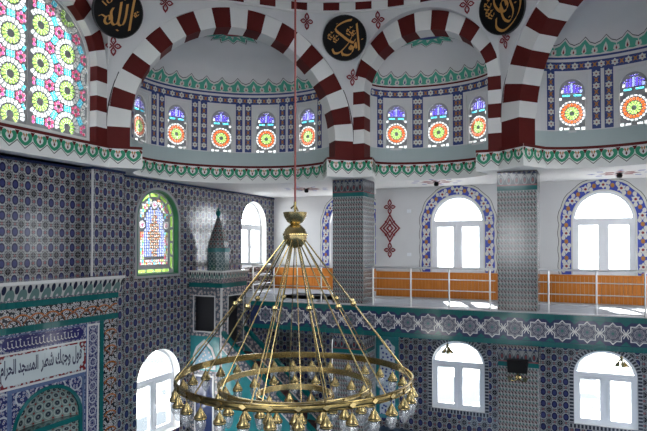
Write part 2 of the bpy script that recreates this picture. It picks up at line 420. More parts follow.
def surround(win, fr, cx, z0, zs, hw, rise):
    """painted blue band with white blossoms round an upper gallery window"""
    o = .05; wd = .27
    m = MB()
    def band(r0, r1, mat, c, scal=0):
        n = 56; pts = []
        length = 2 * (zs - z0) + PI * hw
        for k in range(n + 1):
            t = k / n
            rr = r1 + scal * abs(math.sin(t * 13 * PI))
            pts.append((r0, rr, t))
        for (a, b, t), (a2, b2, t2) in zip(pts, pts[1:]):
            q = []
            for (r, tt) in ((a, t), (b, t), (b2, t2), (a2, t2)):
                q.append(fr(*pathpt(r, tt), c))
            m.face(q, mat)
    hgt = zs - z0; tot = 2 * hgt + PI * (hw + .15)
    def pathpt(r, t):
        d = t * tot
        if d < hgt: return (cx - hw - r, z0 + d)
        if d > tot - hgt: return (cx + hw + r, z0 + (tot - d))
        th = PI - (d - hgt) / (tot - 2 * hgt) * PI
        return (cx + (hw + r) * math.cos(th), zs + (rise + r) * math.sin(th))
    band(.02, wd + .07, 4, .003, .035); band(.02, wd + .055, 0, .006, .035); band(.02, wd, 1, .009, .03); band(.0, .035, 0, .012)
    N = 13
    for k in range(N):
        t = (k + .5) / N; a, b = pathpt(.155, t)
        star = [(a + (.115 if i % 2 else .07) * math.cos(i * PI / 6), b + (.115 if i % 2 else .07) * math.sin(i * PI / 6)) for i in range(12)]
        m.flat(fr, star, (), .013, 0); m.flat(fr, disc(a, b, .035, 8), (), .016, 3)
        for dt, rr, mt in ((.27, .215, 0), (.27, .085, 0), (-.27, .225, 0), (.5, .155, 2)):
            a, b = pathpt(rr, min(1, (k + .5 + dt) / N)); m.flat(fr, disc(a, b, .05 if mt == 2 else .05, 8, .062), (), .014, mt)
    m.build('painted_surround', [cream, bluebright, orange, redline, dark], win)
WN = [0]
def clear_window(fr, cx, z0, zs, hw, rise, label, deco=False, trim=False, depth=-.12):
    WN[0] += 1
    win = thing('window_%d' % WN[0], fr(cx, z0, depth), label, None, None, 'structure')
    fw = .065
    m = MB(); m.prism(fr, archpoly(cx, z0, zs, hw, rise), [archpoly(cx, z0 + fw, zs, hw - fw, rise - fw)], depth - .05, depth + .03); m.build('frame', pvc, win)
    m = MB(); m.box(fr, cx - hw + fw, cx + hw - fw, zs - .05, zs + .05, depth - .05, depth + .035); m.build('transom', pvc, win)
    m = MB(); m.box(fr, cx - .04, cx + .04, z0 + fw, zs - .05, depth - .05, depth + .035); m.build('mullion', pvc, win)
    for s in (-1, 1):
        a0, a1 = (cx - hw + fw, cx - .04) if s < 0 else (cx + .04, cx + hw - fw)
        m = MB(); m.prism(fr, rect(a0, a1, z0 + fw, zs - .05), [rect(a0 + .085, a1 - .085, z0 + fw + .085, zs - .135)], depth - .03, depth + .05); sash = m.build('sash', pvc, win)
        m = MB(); m.flat(fr, rect(a0 + .08, a1 - .08, z0 + fw + .08, zs - .13), (), depth); m.build('pane', glass, sash)
    m = MB(); m.box(fr, cx + .055, cx + .085, (z0 + zs) / 2 - .09, (z0 + zs) / 2 + .04, depth + .05, depth + .085); m.build('handle', pvc, win)
    m = MB(); m.flat(fr, [p for p in arc(cx, zs + .05, hw - fw, rise - fw - .05, 0, 180, 18)], (), depth); m.build('pane', glass, win)
    if deco: surround(win, fr, cx, z0, zs, hw, rise)
    if trim:
        m = MB(); n = 30; o = archpoly(cx, z0, zs, hw, rise, n); P = [(cx - hw, zs)] 
        outl = [(cx + hw, z0)] + arc(cx, zs, hw, rise, 0, 180, n) + [(cx - hw, z0)]
        outo = [(cx + hw + .12, z0)] + arc(cx, zs, hw + .12, rise + .12, 0, 180, n) + [(cx - hw - .12, z0)]
        d = 0
        for k in range(len(outl) - 1):
            e = math.dist(outo[k], outo[k + 1]) / .09; u0, u1 = d, d + e; d += e
            m.face([fr(*outl[k], .012), fr(*outl[k + 1], .012), fr(*outo[k + 1], .012), fr(*outo[k], .012)], 0, [(u0, 0), (u1, 0), (u1, 1), (u0, 1)])
        nb = int(2 * (hw + .12) / .09); m.face([fr(cx - hw - .12, z0 - .12, .012), fr(cx + hw + .12, z0 - .12, .012), fr(cx + hw + .12, z0, .012), fr(cx - hw - .12, z0, .012)], 0, [(0, 0), (nb, 0), (nb, 1), (0, 1)])
        m.build('border', dentil, win)
    c = fr(cx, (z0 + zs + rise) / 2, -.36)
    o = daylight(c, FR(c, fr.ex, fr.ey, fr.ez * -1).rot().to_euler(), 2 * hw, zs + rise - z0, portal=True)
    o.rotation_euler = Matrix((fr.ex, -fr.ey, -fr.ez)).transposed().to_euler()
    return win
def f_dentil(nt, u, v):
    p = (u.frac() - .5).abs(); c = mixc(nt, p.below(.3, .1), (.32, .32, .34), (.03, .035, .05)); return mixc(nt, (v - .5).abs().above(.4, .05), c, (.3, .3, .32))
dentil = pmat('dentil_border_tile', f_dentil)

LWQ = archpoly(12.16, -4.95, -3.50, .84, .80); UWQ = archpoly(12.09, -.75, .70, .81, .76); RWQ = archpoly(16.95, -.70, .68, .80, .82)
wl = MB(); wl.prism(QF, rect(-3.2, 18.7, FLOOR, CEIL), [LWQ, UWQ, RWQ], -.45, 0, 0, reveal=1)
wall_left = wl.build('wall_left', [wallmat, paintw], uvf=planar(QF, TW, TH, -.1, CEIL - .06), kind='structure', label='patterned tile wall that holds the niche')
UPX = [(-3.25, 1), (.52, 1), (4.3, 0)]
holes_u = [archpoly(x, -.75, .68, .74, .76) for x, _ in UPX]; holes_l = [archpoly(x, -4.66, -3.35, .74, .64) for x, _ in UPX]
m = MB(); m.prism(SF, rect(-5.7, 7.2, -2.0, CEIL), holes_u, -.4, 0); wall_back = m.build('wall_back', plaster, kind='structure', label='white plaster wall along the gallery')
m = MB(); m.prism(SF, rect(-5.7, 7.2, FLOOR, -2.0), holes_l, -.4, 0, 0, reveal=1)
wall_low = m.build('wall_back_lower', [wallmat, paintw], uvf=planar(SF, TW, TH, 0, -2.2), kind='structure', label='patterned tile wall under the gallery')
chu = archpoly(-7.1, -.75, .74, .80, .82); chl = archpoly(-7.1, -4.66, -3.35, .74, .64)
m = MB(); m.prism(CF, rect(QX - .4, -5.3, -2.0, CEIL), [chu], -.4, 0); m.build('wall_corner', plaster, kind='structure', label='white plaster wall in the corner bay of the gallery')
m = MB(); m.prism(CF, rect(QX - .4, -5.3, FLOOR, -2.0), [chl], -.4, 0, 0, reveal=1); m.build('wall_corner_lower', [wallmat, paintw], uvf=planar(CF, TW, TH, 0, -2.2), kind='structure', label='patterned tile wall in the corner bay under the gallery')
m = MB(); m.box(WORLD, -5.7, -5.3, SY + .02, CY, FLOOR, CEIL); m.build('wall_return', plaster, kind='structure', label='white return wall of the corner bay')
hf = [archpoly(x, z0, z0 + 1.4, .70, .7) for x in (-7, -3.25, .5, 4.2) for z0 in (-.7, -4.66)]
FF = FR((0, -2.8, 0), (1, 0, 0), (0, 0, 1), (0, 1, 0))
m = MB(); m.prism(FF, rect(-10.5, 7.2, FLOOR, CEIL), hf, -.1, 0); m.build('wall_front', plaster, kind='structure', label='white wall behind the viewpoint')
RF = FR((7.0, 0, 0), (0, 1, 0), (0, 0, 1), (-1, 0, 0))
m = MB(); m.prism(RF, rect(-2.8, 16.7, FLOOR, CEIL), [archpoly(y, z0, z0 + 1.4, .70, .7) for y in (1, 5, 9, 13) for z0 in (-.7, -4.66)], -.1, 0); m.build('wall_right', plaster, kind='structure', label='white entrance wall')

# ------------------------------------------------------------------ windows below the ceiling
for x, z in UPX[:2]:
    clear_window(SF, x, -.75, .68, .74, .76, ['arched white gallery window with blue painted surround, beside the red wall rosette', 'arched white gallery window with blue painted surround, beyond the lamp-bearing pillar'][x > 0], deco=True)
    clear_window(SF, x, -4.66, -3.35, .74, .64, ['arched white window in tiles under the gallery, beside the teal-framed panel', 'arched white window in tiles under the gallery, beyond the pillar with the wall lamp'][x > 0], trim=True)
clear_window(CF, -7.1, -.75, .74, .80, .82, 'arched white gallery window with blue painted surround, partly behind the tiled pillar', deco=True)
clear_window(CF, -7.1, -4.66, -3.35, .74, .64, 'arched white window behind the pulpit stairs')
clear_window(QF, 12.16, -4.95, -3.50, .84, .80, 'tall arched white window in the tile wall beside the niche', trim=False, depth=-.25)
clear_window(QF, 16.95, -.70, .68, .80, .82, 'arched white window in the tile wall behind the pulpit spire', depth=-.25)

# stained windows: a tracery plate with real openings, coloured panes set into them
def petal(cx, cy, r0, r1, a, w0, w1, n=1):
    ca, sa = math.cos(a), math.sin(a); P = [(r0, -w0), (r1 - w1 * .35, -w1), (r1, -w1 * .45), (r1, w1 * .45), (r1 - w1 * .35, w1), (r0, w0)]
    return [(cx + x * ca - y * sa, cy + x * sa + y * ca) for x, y in P]
def glazing(outline, panes, colors, fr, name_parent, c=0.0, thick=.03):
    """panes: list of (polygon, colour)"""
    rj = random.Random(3); panes = [([(x + rj.uniform(-.0012, .0012), y + rj.uniform(-.0012, .0012)) for x, y in p], k) for p, k in panes]
    pl = MB(); pl.flat(fr, outline, [p for p, _ in panes], c)
    g = MB()
    for p, k in panes:
        g.flat(fr, p, (), c - .001, colors.index(k))
    return pl, g
def rosette(cx, cy, R, cols=('lime', 'orange', 'white'), n=(12, 18, 20), k=(.18, .50, .56, .80, .85, 1.0)):
    P = []
    for col, nn, r0, r1 in ((cols[0], n[0], k[0] * R, k[1] * R), (cols[1], n[1], k[2] * R, k[3] * R), (cols[2], n[2], k[4] * R, k[5] * R)):
        if col is None: continue
        for j in range(nn):
            a = 2 * PI * (j + .5) / nn; P.append((petal(cx, cy, r0, r1, a, r0 * PI / nn * .72, r1 * PI / nn * (.66 if col == 'lime' else .78)), col))
    return P
# exedra window: rosette below, blue lettering shards above
EW, EH = .62, 1.24
ep = rosette(0, .40, .285)
ep += [(rect(-.20, -.04, .785, .825), 'cyan'), (rect(.04, .20, .785, .825), 'cyan')]
for s in (-1, 1):
    ep += [(rect(*sorted((s * .20, s * .285)), .02, .09), 'white'), (rect(*sorted((s * .215, s * .285)), .70, .76), 'white')]
    ep += [(rect(*sorted((s * .06, s * .17)), .03, .075), 'white')]
for x, y, wx, wy, col in ((-.225, .86, .05, .08, 'white'), (-.16, .855, .055, .13, 'violet'), (-.09, .855, .05, .19, 'violet'), (-.025, .855, .04, .22, 'ice'), (.03, .855, .055, .20, 'violet'), (.10, .855, .05, .14, 'violet'), (.165, .855, .055, .08, 'ice'), (-.215, .955, .04, .04, 'violet'), (.165, .95, .045, .05, 'violet'), (-.155, 1.0, .05, .04, 'violet'), (.10, 1.01, .05, .03, 'violet'), (-.08, 1.085, .16, .03, 'violet')):
    ep.append(([(x, y), (x + wx, y + .012), (x + wx, y + wy), (x, y + wy - .012)], col))
eout = rect(-EW / 2, EW / 2, 0, 1.0)[:2] + arc(0, .88, EW / 2, .34, 0, 180, 12)
gcols = list(GL)
pl, g = glazing(eout, ep, gcols, WORLD, None)
mi_plate = pl.mesh('tracery', tracery); mi_panes = g.mesh('panes', [GL[k] for k in gcols])

# ------------------------------------------------------------------ octagon: arches, exedrae, ledge, pendentives, ring, dome
def arch(i, label):
    s = SIDES[i]; fr = s.fr; t = thing('arch', s.mid + Vector((0, 0, LEDGE)), label, 'arch', 'striped arches under the dome')
    n = 13 if s.small else 21
    legs = [LEDGE, 2.60, 2.95, 3.28, 3.60, s.zc] if s.small else [LEDGE, s.zc]
    for sg in (-1, 1):
        for k in range(len(legs) - 1):
            a0, a1 = (-s.ae, -s.ai) if sg < 0 else (s.ai, s.ae)
            m = MB(); m.box(fr, a0, a1, legs[k], legs[k + 1], -s.dep, 0); m.build('leg_block', paintw if k % 2 else red, t)
    for k in range(n):
        A = [180 * (k + j / 3) / n for j in range(4)]
        o = [(s.ae * math.cos(rad(a)), s.zc + s.he * math.sin(rad(a))) for a in A]; q = [(s.ai * math.cos(rad(a)), s.zc + s.hi * math.sin(rad(a))) for a in A]
        m = MB()
        m.prism(fr, o + q[::-1], (), -s.dep, .0 if k % 2 else .004); m.build('voussoir', red if k % 2 else paintw, t)
    m = MB()
    P0 = arc(0, s.zc, s.ae, s.he, 0, 180, 48); P1 = arc(0, s.zc, s.ae + .022, s.he + .022, 0, 180, 48)
    for k in range(48): m.face([fr(*P0[k], .01), fr(*P0[k + 1], .01), fr(*P1[k + 1], .01), fr(*P1[k], .01)])
    m.build('edge_line', dark, t)
    return t
arch(0, 'red and white striped arch over the large stained glass window')
arch(1, 'wide red and white striped arch framing five rosette windows')
arch(2, 'narrow red and white striped arch framing three rosette windows')
arch(3, 'wide red and white striped arch springing from the pillar with the wall lamp')

class Drum:
    """elliptical wall of an exedra, addressed by arc length and height"""
    def __init__(s, side):
        s.sd = side; n = 360; s.T = [-PI / 2 + PI * k / n for k in range(n + 1)]; s.A = [0]
        for k in range(n): s.A.append(s.A[-1] + (s.pt(s.T[k + 1], 0) - s.pt(s.T[k], 0)).length)
        s.tot = s.A[-1]; s.A = [a - s.tot / 2 for a in s.A]
    def pt(s, th, z, ins=0.0, k=1.0):
        d = s.sd; return d.fr((d.a - ins) * k * math.sin(th) + d.sh * math.cos(th), z, -d.off - (d.b - ins) * k * math.cos(th))
    def th(s, a):
        a = max(s.A[0], min(s.A[-1], a)); lo, hi = 0, len(s.A) - 1
        while hi - lo > 1:
            mid = (lo + hi) // 2
            if s.A[mid] <= a: lo = mid
            else: hi = mid
        f = (a - s.A[lo]) / (s.A[hi] - s.A[lo]); return s.T[lo] + (s.T[hi] - s.T[lo]) * f
    def at(s, a, z, ins=0.0): return s.pt(s.th(a), z, ins)
ZW0, ZW1, ZT, RISE = 2.60, 3.84, 4.24, 1.03
def kprof(t):
    if t <= .42: return 1 - .07 * t / .42
    q = (t - .42) / (RISE - .42); return .93 * max(0, 1 - q ** 1.7) ** .62
def tprof(k):
    lo, hi = 0, RISE
    for _ in range(40):
        md = (lo + hi) / 2
        if kprof(md) > k: lo = md
        else: hi = md
    return lo
def exedra(i, wins, labs, crest_red=False):
    s = SIDES[i]; D = Drum(s); hw = EW / 2
    # wall with window openings
    br = [-D.tot / 2]
    cuts = []
    for a in wins: cuts.append((a - hw, a + hw))
    x = -D.tot / 2; segs = []
    for c0, c1 in cuts + [(D.tot / 2, None)]:
        n = max(1, round((c0 - x) / .15)); segs += [(x + (c0 - x) * k / n, x + (c0 - x) * (k + 1) / n, False) for k in range(n)]
        if c1 is not None: segs.append((c0, c1, True)); x = c1
    m = MB()
    for a0, a1, hole in segs:
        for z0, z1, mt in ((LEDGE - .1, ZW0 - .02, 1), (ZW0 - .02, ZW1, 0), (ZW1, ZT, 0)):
            if hole and z0 > LEDGE and z1 == ZW1: continue
            ns_ = 5 if hole else 1
            for jj in range(ns_):
                c0_, c1_ = a0 + (a1 - a0) * jj / ns_, a0 + (a1 - a0) * (jj + 1) / ns_
                m.face([D.at(c0_, z0), D.at(c1_, z0), D.at(c1_, z1), D.at(c0_, z1)], mt)
                m.face([D.at(c0_, z0, -.3), D.at(c1_, z0, -.3), D.at(c1_, z1, -.3), D.at(c0_, z1, -.3)], mt)
        if hole:
            z0, z1 = ZW0 - .02, ZW1
            for q in (((a0, z0), (a0, z1)), ((a1, z0), (a1, z1)), ((a0, z0), (a1, z0)), ((a0, z1), (a1, z1))):
                m.face([D.at(*q[0]), D.at(*q[1]), D.at(*q[1], -.3), D.at(*q[0], -.3)], 0)
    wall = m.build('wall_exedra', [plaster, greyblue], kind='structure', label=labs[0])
    # semi-dome
    m = MB(); NT = 48; TL = [0, .42] + [.42 + (RISE - .42) * (1 - (1 - q / 10) ** 1.8) for q in range(1, 11)]; NP = len(TL) - 1
    for a in range(NT):
        for b in range(NP):
            q = []
            for (aa, bb) in ((a, b), (a + 1, b), (a + 1, b + 1), (a, b + 1)):
                th = -PI / 2 + PI * aa / NT; q.append(D.pt(th, ZT + TL[bb], 0, kprof(TL[bb])))
            m.face(q if b < NP - 1 else q[:3])
    dome = m.build('semi_dome', plaster, smooth=True, kind='structure', label=labs[1])
    # windows
    for j, a in enumerate(wins):
        p0, p1 = D.at(a - hw, ZW0 - .02, -.07), D.at(a + hw, ZW0 - .02, -.07); c = (p0 + p1) / 2; ex = (p1 - p0).normalized()
        fr = FR(c, ex, (0, 0, 1), Vector((ex.y, -ex.x, 0)))
        WN[0] += 1
        win = thing('window_%d' % WN[0], c, labs[2] % ['first', 'second', 'third', 'fourth', 'fifth'][j], None, None, 'structure')
        put('tracery', mi_plate, win, fr); put('panes', mi_panes, win, fr, kind='stuff')
        m = MB(); oo = rect(-.345, .345, -.04, 1.30); m.prism(fr, oo, [rect(-.275, .275, .015, .9)[:2] + arc(0, .88, .275, .30, 0, 180, 12)], .0, .045); m.build('frame', plaster, win)
        cc = fr(0, .62, -.3); o = daylight(cc, (0, 0, 0), .6, 1.2, portal=True); o.rotation_euler = Matrix((fr.ex, -fr.ey, -fr.ez)).transposed().to_euler()
    # painted borders
    m = MB()
    def strip(a0, a1, z0, z1, mat, ins):
        n = max(1, round((a1 - a0) / .12))
        for k in range(n):
            b0, b1 = a0 + (a1 - a0) * k / n, a0 + (a1 - a0) * (k + 1) / n
            m.face([D.at(b0, z0, ins), D.at(b1, z0, ins), D.at(b1, z1, ins), D.at(b0, z1, ins)], mat)
    def flower(a, z):
        st = [((.084 if k % 2 else .056) * math.cos(k * PI / 6), (.084 if k % 2 else .056) * math.sin(k * PI / 6)) for k in range(12)]
        m.face([D.at(a + x, z + y, .012) for x, y in st], 1); m.face([D.at(a + x, z + y, .015) for x, y in disc(0, 0, .02, 6)], 3)
    def ochre(a, z, vert):
        for sx in (-1, 1):
            m.face([D.at(a + x, z + y, .012) for x, y in ([(-.05, sx * .06), (-.02, 0), (.02, 0), (.05, sx * .06), (.0, sx * .03)] if vert else [(sx * .05, -.05), (0, -.02), (0, .02), (sx * .05, .05), (sx * .025, 0)])], 2)
    H0, H1 = 3.93, 4.13
    e = D.tot / 2 - .02
    strip(-e, e, H0, H1, 0, .006); strip(-e, e, ZT - .045, ZT, 4 if crest_red else 0, .006)
    k = -e + .1; j = 0
    while k < e:
        (flower if j % 2 == 0 else lambda a, z: ochre(a, z, True))(k, (H0 + H1) / 2); k += .135; j += 1
    for j, a in enumerate(wins):
        for sg in (-1, 1):
            b0, b1 = sorted((a + sg * (hw + .085), a + sg * (hw + .265)))
            strip(b0, b1, ZW0, H0, 0, .006); z = H0 - .11; q = 0
            while z > ZW0 + .05:
                (flower if q % 2 == 0 else lambda a, z: ochre(a, z, True))((b0 + b1) / 2, z); z -= .135; q += 1
    m.build('painted_border', [blue, cream, orange, redline, red], wall)
    # crest at the foot of the semi-dome and round its crown
    m = MB()
    def dm(a, t, ins=.012):
        th = D.th(a); k = kprof(t); return D.pt(th, ZT + t, ins, k)
    n = round(D.tot / .44); wdt = D.tot / n
    dc = blue if crest_red else redline
    for k in range(n):
        a = -D.tot / 2 + wdt * (k + .5); h = wdt / 2
        zz = [(-h, .21), (-h * .5, .25), (0, .36), (h * .5, .25), (h, .21)]
        low = [(-h, .02), (-h * .5, .0), (0, .02), (h * .5, 0), (h, .02)]
        def poly(P, mat, ins): m.face([dm(a + x, t, ins) for x, t in P], mat)
        for q in range(4):
            poly([low[q], low[q + 1], zz[q + 1], zz[q]], 1, .006)
            poly([(zz[q][0], zz[q][1] + .012), (zz[q + 1][0], zz[q + 1][1] + .012), (zz[q + 1][0], zz[q + 1][1] + .03), (zz[q][0], zz[q][1] + .03)], 3, .008)
        for q in range(4): poly([(low[q][0] * .93, low[q][1] + .025), (low[q + 1][0] * .93, low[q + 1][1] + .025), (zz[q + 1][0] * .96, zz[q + 1][1] - .03), (zz[q][0] * .96, zz[q][1] - .03)], 0, .010)
        poly([(-.05, .08), (0, .03), (.05, .08), (.04, .16), (0, .24), (-.04, .16)], 1, .014); poly([(-.022, .09), (0, .05), (.022, .09), (0, .16)], 2, .018)
        for sg in (-1, 1): poly([(sg * h * .92, .03), (sg * h * .7, .07), (sg * h * .78, .15), (sg * h * .96, .14)], 1, .014)
        poly([(h - .02, .08), (h, .05), (h + .02, .08), (h, .13)], 2, .018)
    NA = 6 if s.small else 8
    for k in range(NA):
        t0, t1 = -PI / 2 + PI * k / NA, -PI / 2 + PI * (k + 1) / NA; tm = (t0 + t1) / 2
        def ap(t, r, ins): return D.pt(t, ZT + tprof(r) - ins - .012, 0, r)
        r0, r1, r2 = .12, .21, .30
        if s.small: r0, r1, r2 = .20, .34, .46
        for e0, e1, q0, q1 in ((t0, tm, r1, r2), (tm, t1, r2, r1)):
            for z in range(3):
                f0, f1 = z / 3, (z + 1) / 3; eA, eB = e0 + (e1 - e0) * f0, e0 + (e1 - e0) * f1
                m.face([ap(eA, r0, .004), ap(eB, r0, .004), ap(eB, q0 + (q1 - q0) * f1, .004), ap(eA, q0 + (q1 - q0) * f0, .004)], 0)
        m.face([ap(t0 * .75 + t1 * .25, r0 * 1.1, .014), ap(t0 * .25 + t1 * .75, r0 * 1.1, .014), ap(tm, r1, .014)], 1)
        m.face([ap(tm - .02, r0 * 1.25, .018), ap(tm + .02, r0 * 1.25, .018), ap(tm, r1 * .9, .018)], 2)
        m.face([ap(t0, r1 + .02, .01), ap(tm, r2 + .02, .01), ap(tm, r2 + .035, .01), ap(t0, r1 + .035, .01)], 3); m.face([ap(tm, r2 + .02, .01), ap(t1, r1 + .02, .01), ap(t1, r1 + .035, .01), ap(tm, r2 + .035, .01)], 3)
        m.face([ap(t0, 0.06, .009), ap(t1, 0.06, .009), ap(t1, r0, .009), ap(t0, r0, .009)], 4)
    m.build('painted_crest', [seagreen, cream, dc, dark, dc], dome)
    return D
DB = exedra(1, [-2.44, -1.22, 0, 1.22, 2.44], ['curved wall with five rosette windows under the wide arch', 'white semi-dome above the five rosette windows', 'arched rosette window, %s of five, under the wide striped arch'])
DC = exedra(2, [-1.02, 0.05, 1.12], ['curved wall with three rosette windows under the narrow arch', 'white semi-dome above the three rosette windows', 'arched rosette window, %s of three, under the narrow striped arch'], True)
DD = exedra(3, [-2.44, -1.22, 0, 1.22, 2.44], ['curved wall with rosette windows beyond the lamp-bearing pillar', 'white semi-dome beyond the lamp-bearing pillar', 'arched rosette window, %s from the pillar, in the exedra beyond the lamp-bearing pillar'])

# flat lunette wall with the big stained window, behind the first arch
s0 = SIDES[0]; AF = FR((s0.mid.x - .20, s0.mid.y, 0), (0, 1, 0), (0, 0, 1), (1, 0, 0))
ao = archpoly(0, LEDGE + .10, s0.zc, s0.ai - .015, s0.hi - .015, 28)
m = MB(); m.prism(AF, rect(-1.82, 1.82, CEIL, 6.0), [ao], -.4, 0); m.build('wall_lunette', plaster, kind='structure', label='white wall round the large stained glass window')
WN[0] += 1; bigw = thing('window_%d' % WN[0], AF(0, LEDGE + .12, -.1), 'large arched stained glass window with rows of green and white rosettes', None, None, 'structure')
panes = []
def okp(p, marg=.02):
    for x, z in p:
        if abs(x) < .04: return False
        if not inside(ao, x * 1.0 + (marg if x > 0 else -marg), z + (marg if z > 3.4 else -marg)): return False
    return True
PX_, PZ_ = .667, .77
def addp(p, col):
    if okp(p): panes.append((p, col))
for cidx in range(-4, 3):
    for ridx in range(-1, 6):
        cx = .95 + cidx * PX_; cz = 2.49 + ridx * PZ_ + (PZ_ / 2 if cidx % 2 else 0)
        for p, k in rosette(cx, cz, .315, ('lime', None, 'white'), (14, 0, 20), (.26, .60, 0, 0, .69, 1.0)): addp(p, k)
        for sg in (-1, 1):
            for j in range(6):
                a = j * PI / 3 + PI / 6; addp(disc(cx + sg * .4446 + .080 * math.cos(a), cz + .080 * math.sin(a), .0395, 6), 'pink' if j % 2 else 'red') if sg > 0 else None
                addp(disc(cx - .4446 + .080 * math.cos(a), cz + .080 * math.sin(a), .0395, 6), 'pink' if j % 2 else 'red') if sg < 0 else None
        for ang in (90, 30, -30):
            ca, sa = math.cos(rad(ang)), math.sin(rad(ang)); mx_, mz_ = cx + .385 * ca, cz + .385 * sa
            for dx in (-.031, .031):
                for dy in (-.058, 0, .058):
                    addp([(mx_ + (dx + x) * ca - (dy + y) * sa, mz_ + (dx + x) * sa + (dy + y) * ca) for x, y in ((-.027, -.026), (.027, -.026), (.027, .026), (-.027, .026))], 'cyan')
pl, g = glazing(ao, panes, gcols, AF, None, -.04)
pl.build('tracery', tracery, bigw); g.build('panes', [GL[k] for k in gcols], bigw, kind='stuff')
m = MB()
for x in (0,): m.box(AF, x - .03, x + .03, LEDGE + .12, s0.zc + s0.hi * math.sqrt(1 - (x / s0.ai) ** 2) - .02, -.06, -.015)
m.build('mullion', tracery, bigw)
m = MB(); m.prism(AF, ao, [archpoly(0, LEDGE + .14, s0.zc, s0.ai - .05, s0.hi - .05, 28)], -.06, -.01); m.build('frame', paintw, bigw)
c = AF(0, 3.8, -.5); o = daylight(c, (0, 0, 0), 2.9, 2.9, portal=True); o.rotation_euler = Matrix((AF.ex, -AF.ey, -AF.ez)).transposed().to_euler()

# ledge (fascia) round the opening
PR = .12
def ledge_path():
    P = []
    def off(side, u, c): q = side.fr(u, 0, c); return Vector((q.x, q.y, 0))
    def corner(i):    # inward offset of vertex i
        a, b = SIDES[i - 1], SIDES[i % 8]; n = (-a.n - b.n).normalized(); return V2[i % 8] + n * (PR / n.dot(-a.n))
    s = SIDES[0]; P.append(off(s, -s.ae, PR)); P.append(corner(1))
    for i in (1, 2, 3):
        s = SIDES[i]; D = (None, DB, DC, DD)[i]
        P.append(off(s, -s.ai + .26, PR))
        n = 26 if i != 2 else 16
        for k in range(1, n):
            q = D.pt(-PI / 2 + PI * k / n, 0, .06); P.append(Vector((q.x, q.y, 0)))
        P.append(off(s, s.ai - .26, PR)); P.append(corner(i + 1))
    return P
LP = ledge_path()
led = thing('cornice', LP[10] + Vector((0, 0, CEIL)), 'white cornice painted with a row of green heart palmettes, round the dome space', 'cornice')
m = MB()
def outn(i):
    a = LP[max(0, i - 1)]; b = LP[min(len(LP) - 1, i + 1)]; t = (b - a).normalized(); return Vector((-t.y, t.x, 0))
up = Vector((0, 0, 1))
for i in range(len(LP) - 1):
    a, b = LP[i], LP[i + 1]
    m.face([a + up * CEIL, b + up * CEIL, b + up * LEDGE, a + up * LEDGE]); 
    m.face([a + up * LEDGE, b + up * LEDGE, b + outn(i + 1) * .16 + up * LEDGE, a + outn(i) * .16 + up * LEDGE], 0)
    t = (b - a).normalized(); ins = Vector((t.y, -t.x, 0)) * .004
    m.face([a + ins + up * (LEDGE - .06), b + ins + up * (LEDGE - .06), b + ins + up * (LEDGE + .002), a + ins + up * (LEDGE + .002)], 1)
m.build('fascia', [paintw, red], led)
acc = [0]
for a, b in zip(LP, LP[1:]): acc.append(acc[-1] + (b - a).length)
def onpath(d):
    d = max(0, min(acc[-1] - 1e-4, d))
    for i in range(len(LP) - 1):
        if acc[i + 1] >= d: f = (d - acc[i]) / (acc[i + 1] - acc[i]); t = (LP[i + 1] - LP[i]).normalized(); return LP[i].lerp(LP[i + 1], f), Vector((t.y, -t.x, 0))
def lp(d, z, ins):
    p, n = onpath(d); return p + n * ins + up * z
PW = .328; npal = int(acc[-1] / PW)
heart = [(0, -.15), (.044, -.12), (.115, -.06), (.135, 0), (.125, .055), (.09, .09), (.06, .085), (.04, .06), (.075, .045), (.085, 0), (.065, -.05), (0, -.10)]
heart = heart[:12]; hp = [(x * 1.13, y) for x, y in [(0, -.155), (.06, -.125), (.12, -.06), (.14, 0), (.13, .06), (.095, .095), (.06, .088), (.038, .055), (.06, .03), (.07, -.005), (.05, -.055), (0, -.092)]]
for k in range(npal):
    d = (k + .5) * PW; zc = LEDGE - .185
    m = MB()
    for sg in (-1, 1):
        H = [(sg * x, y) for x, y in hp]
        for j in range(5): m.face([lp(d + H[j][0], zc + H[j][1], .007), lp(d + H[j + 1][0], zc + H[j + 1][1], .007), lp(d + H[10 - j][0], zc + H[10 - j][1], .007), lp(d + H[11 - j][0], zc + H[11 - j][1], .007)], 0)
        m.face([lp(d + sg * x, zc + y, .008) for x, y in [(.02, .0), (.045, .06), (.03, .09), (.005, .05)]], 2)
        m.face([lp(d + sg * .0, zc - .215, .006), lp(d + sg * PW / 2, zc - .075, .006), lp(d + sg * PW / 2, zc - .055, .006), lp(d + sg * .0, zc - .195, .006)], 3)
        m.face([lp(d + sg * PW / 2, zc + .115, .0055), lp(d + sg * PW / 2, zc + .02, .0055), lp(d + sg * (PW / 2 - .022), zc + .06, .0055), lp(d + sg * (PW / 2 - .05), zc + .115, .0055)], 1)
    m.face([lp(d + x, zc + y, .009) for x, y in [(0, -.07), (.022, -.03), (0, .02), (-.022, -.03)]], 1)
    m.build('palmette', [green, red, orange, dark], led)

# ceiling of the aisles, cut out round the ledge
hole = [(p.x, p.y) for p in LP] + [(V2[4].x, V2[4].y), (V2[5].x, V2[5].y), (V2[6].x, V2[6].y), (V2[7].x, V2[7].y)]
hole = [h for k, h in enumerate(hole) if math.dist(h, hole[k - 1]) > 1e-4]
m = MB(); m.flat(WORLD, rect(-10.5, 7.2, -2.9, 18.7), [hole], CEIL); m.flat(WORLD, rect(-10.5, 7.2, -2.9, 18.7), [hole], CEIL + .25)
m.build('ceiling', ceilm, kind='structure', label='flat white ceiling of the gallery and aisles')
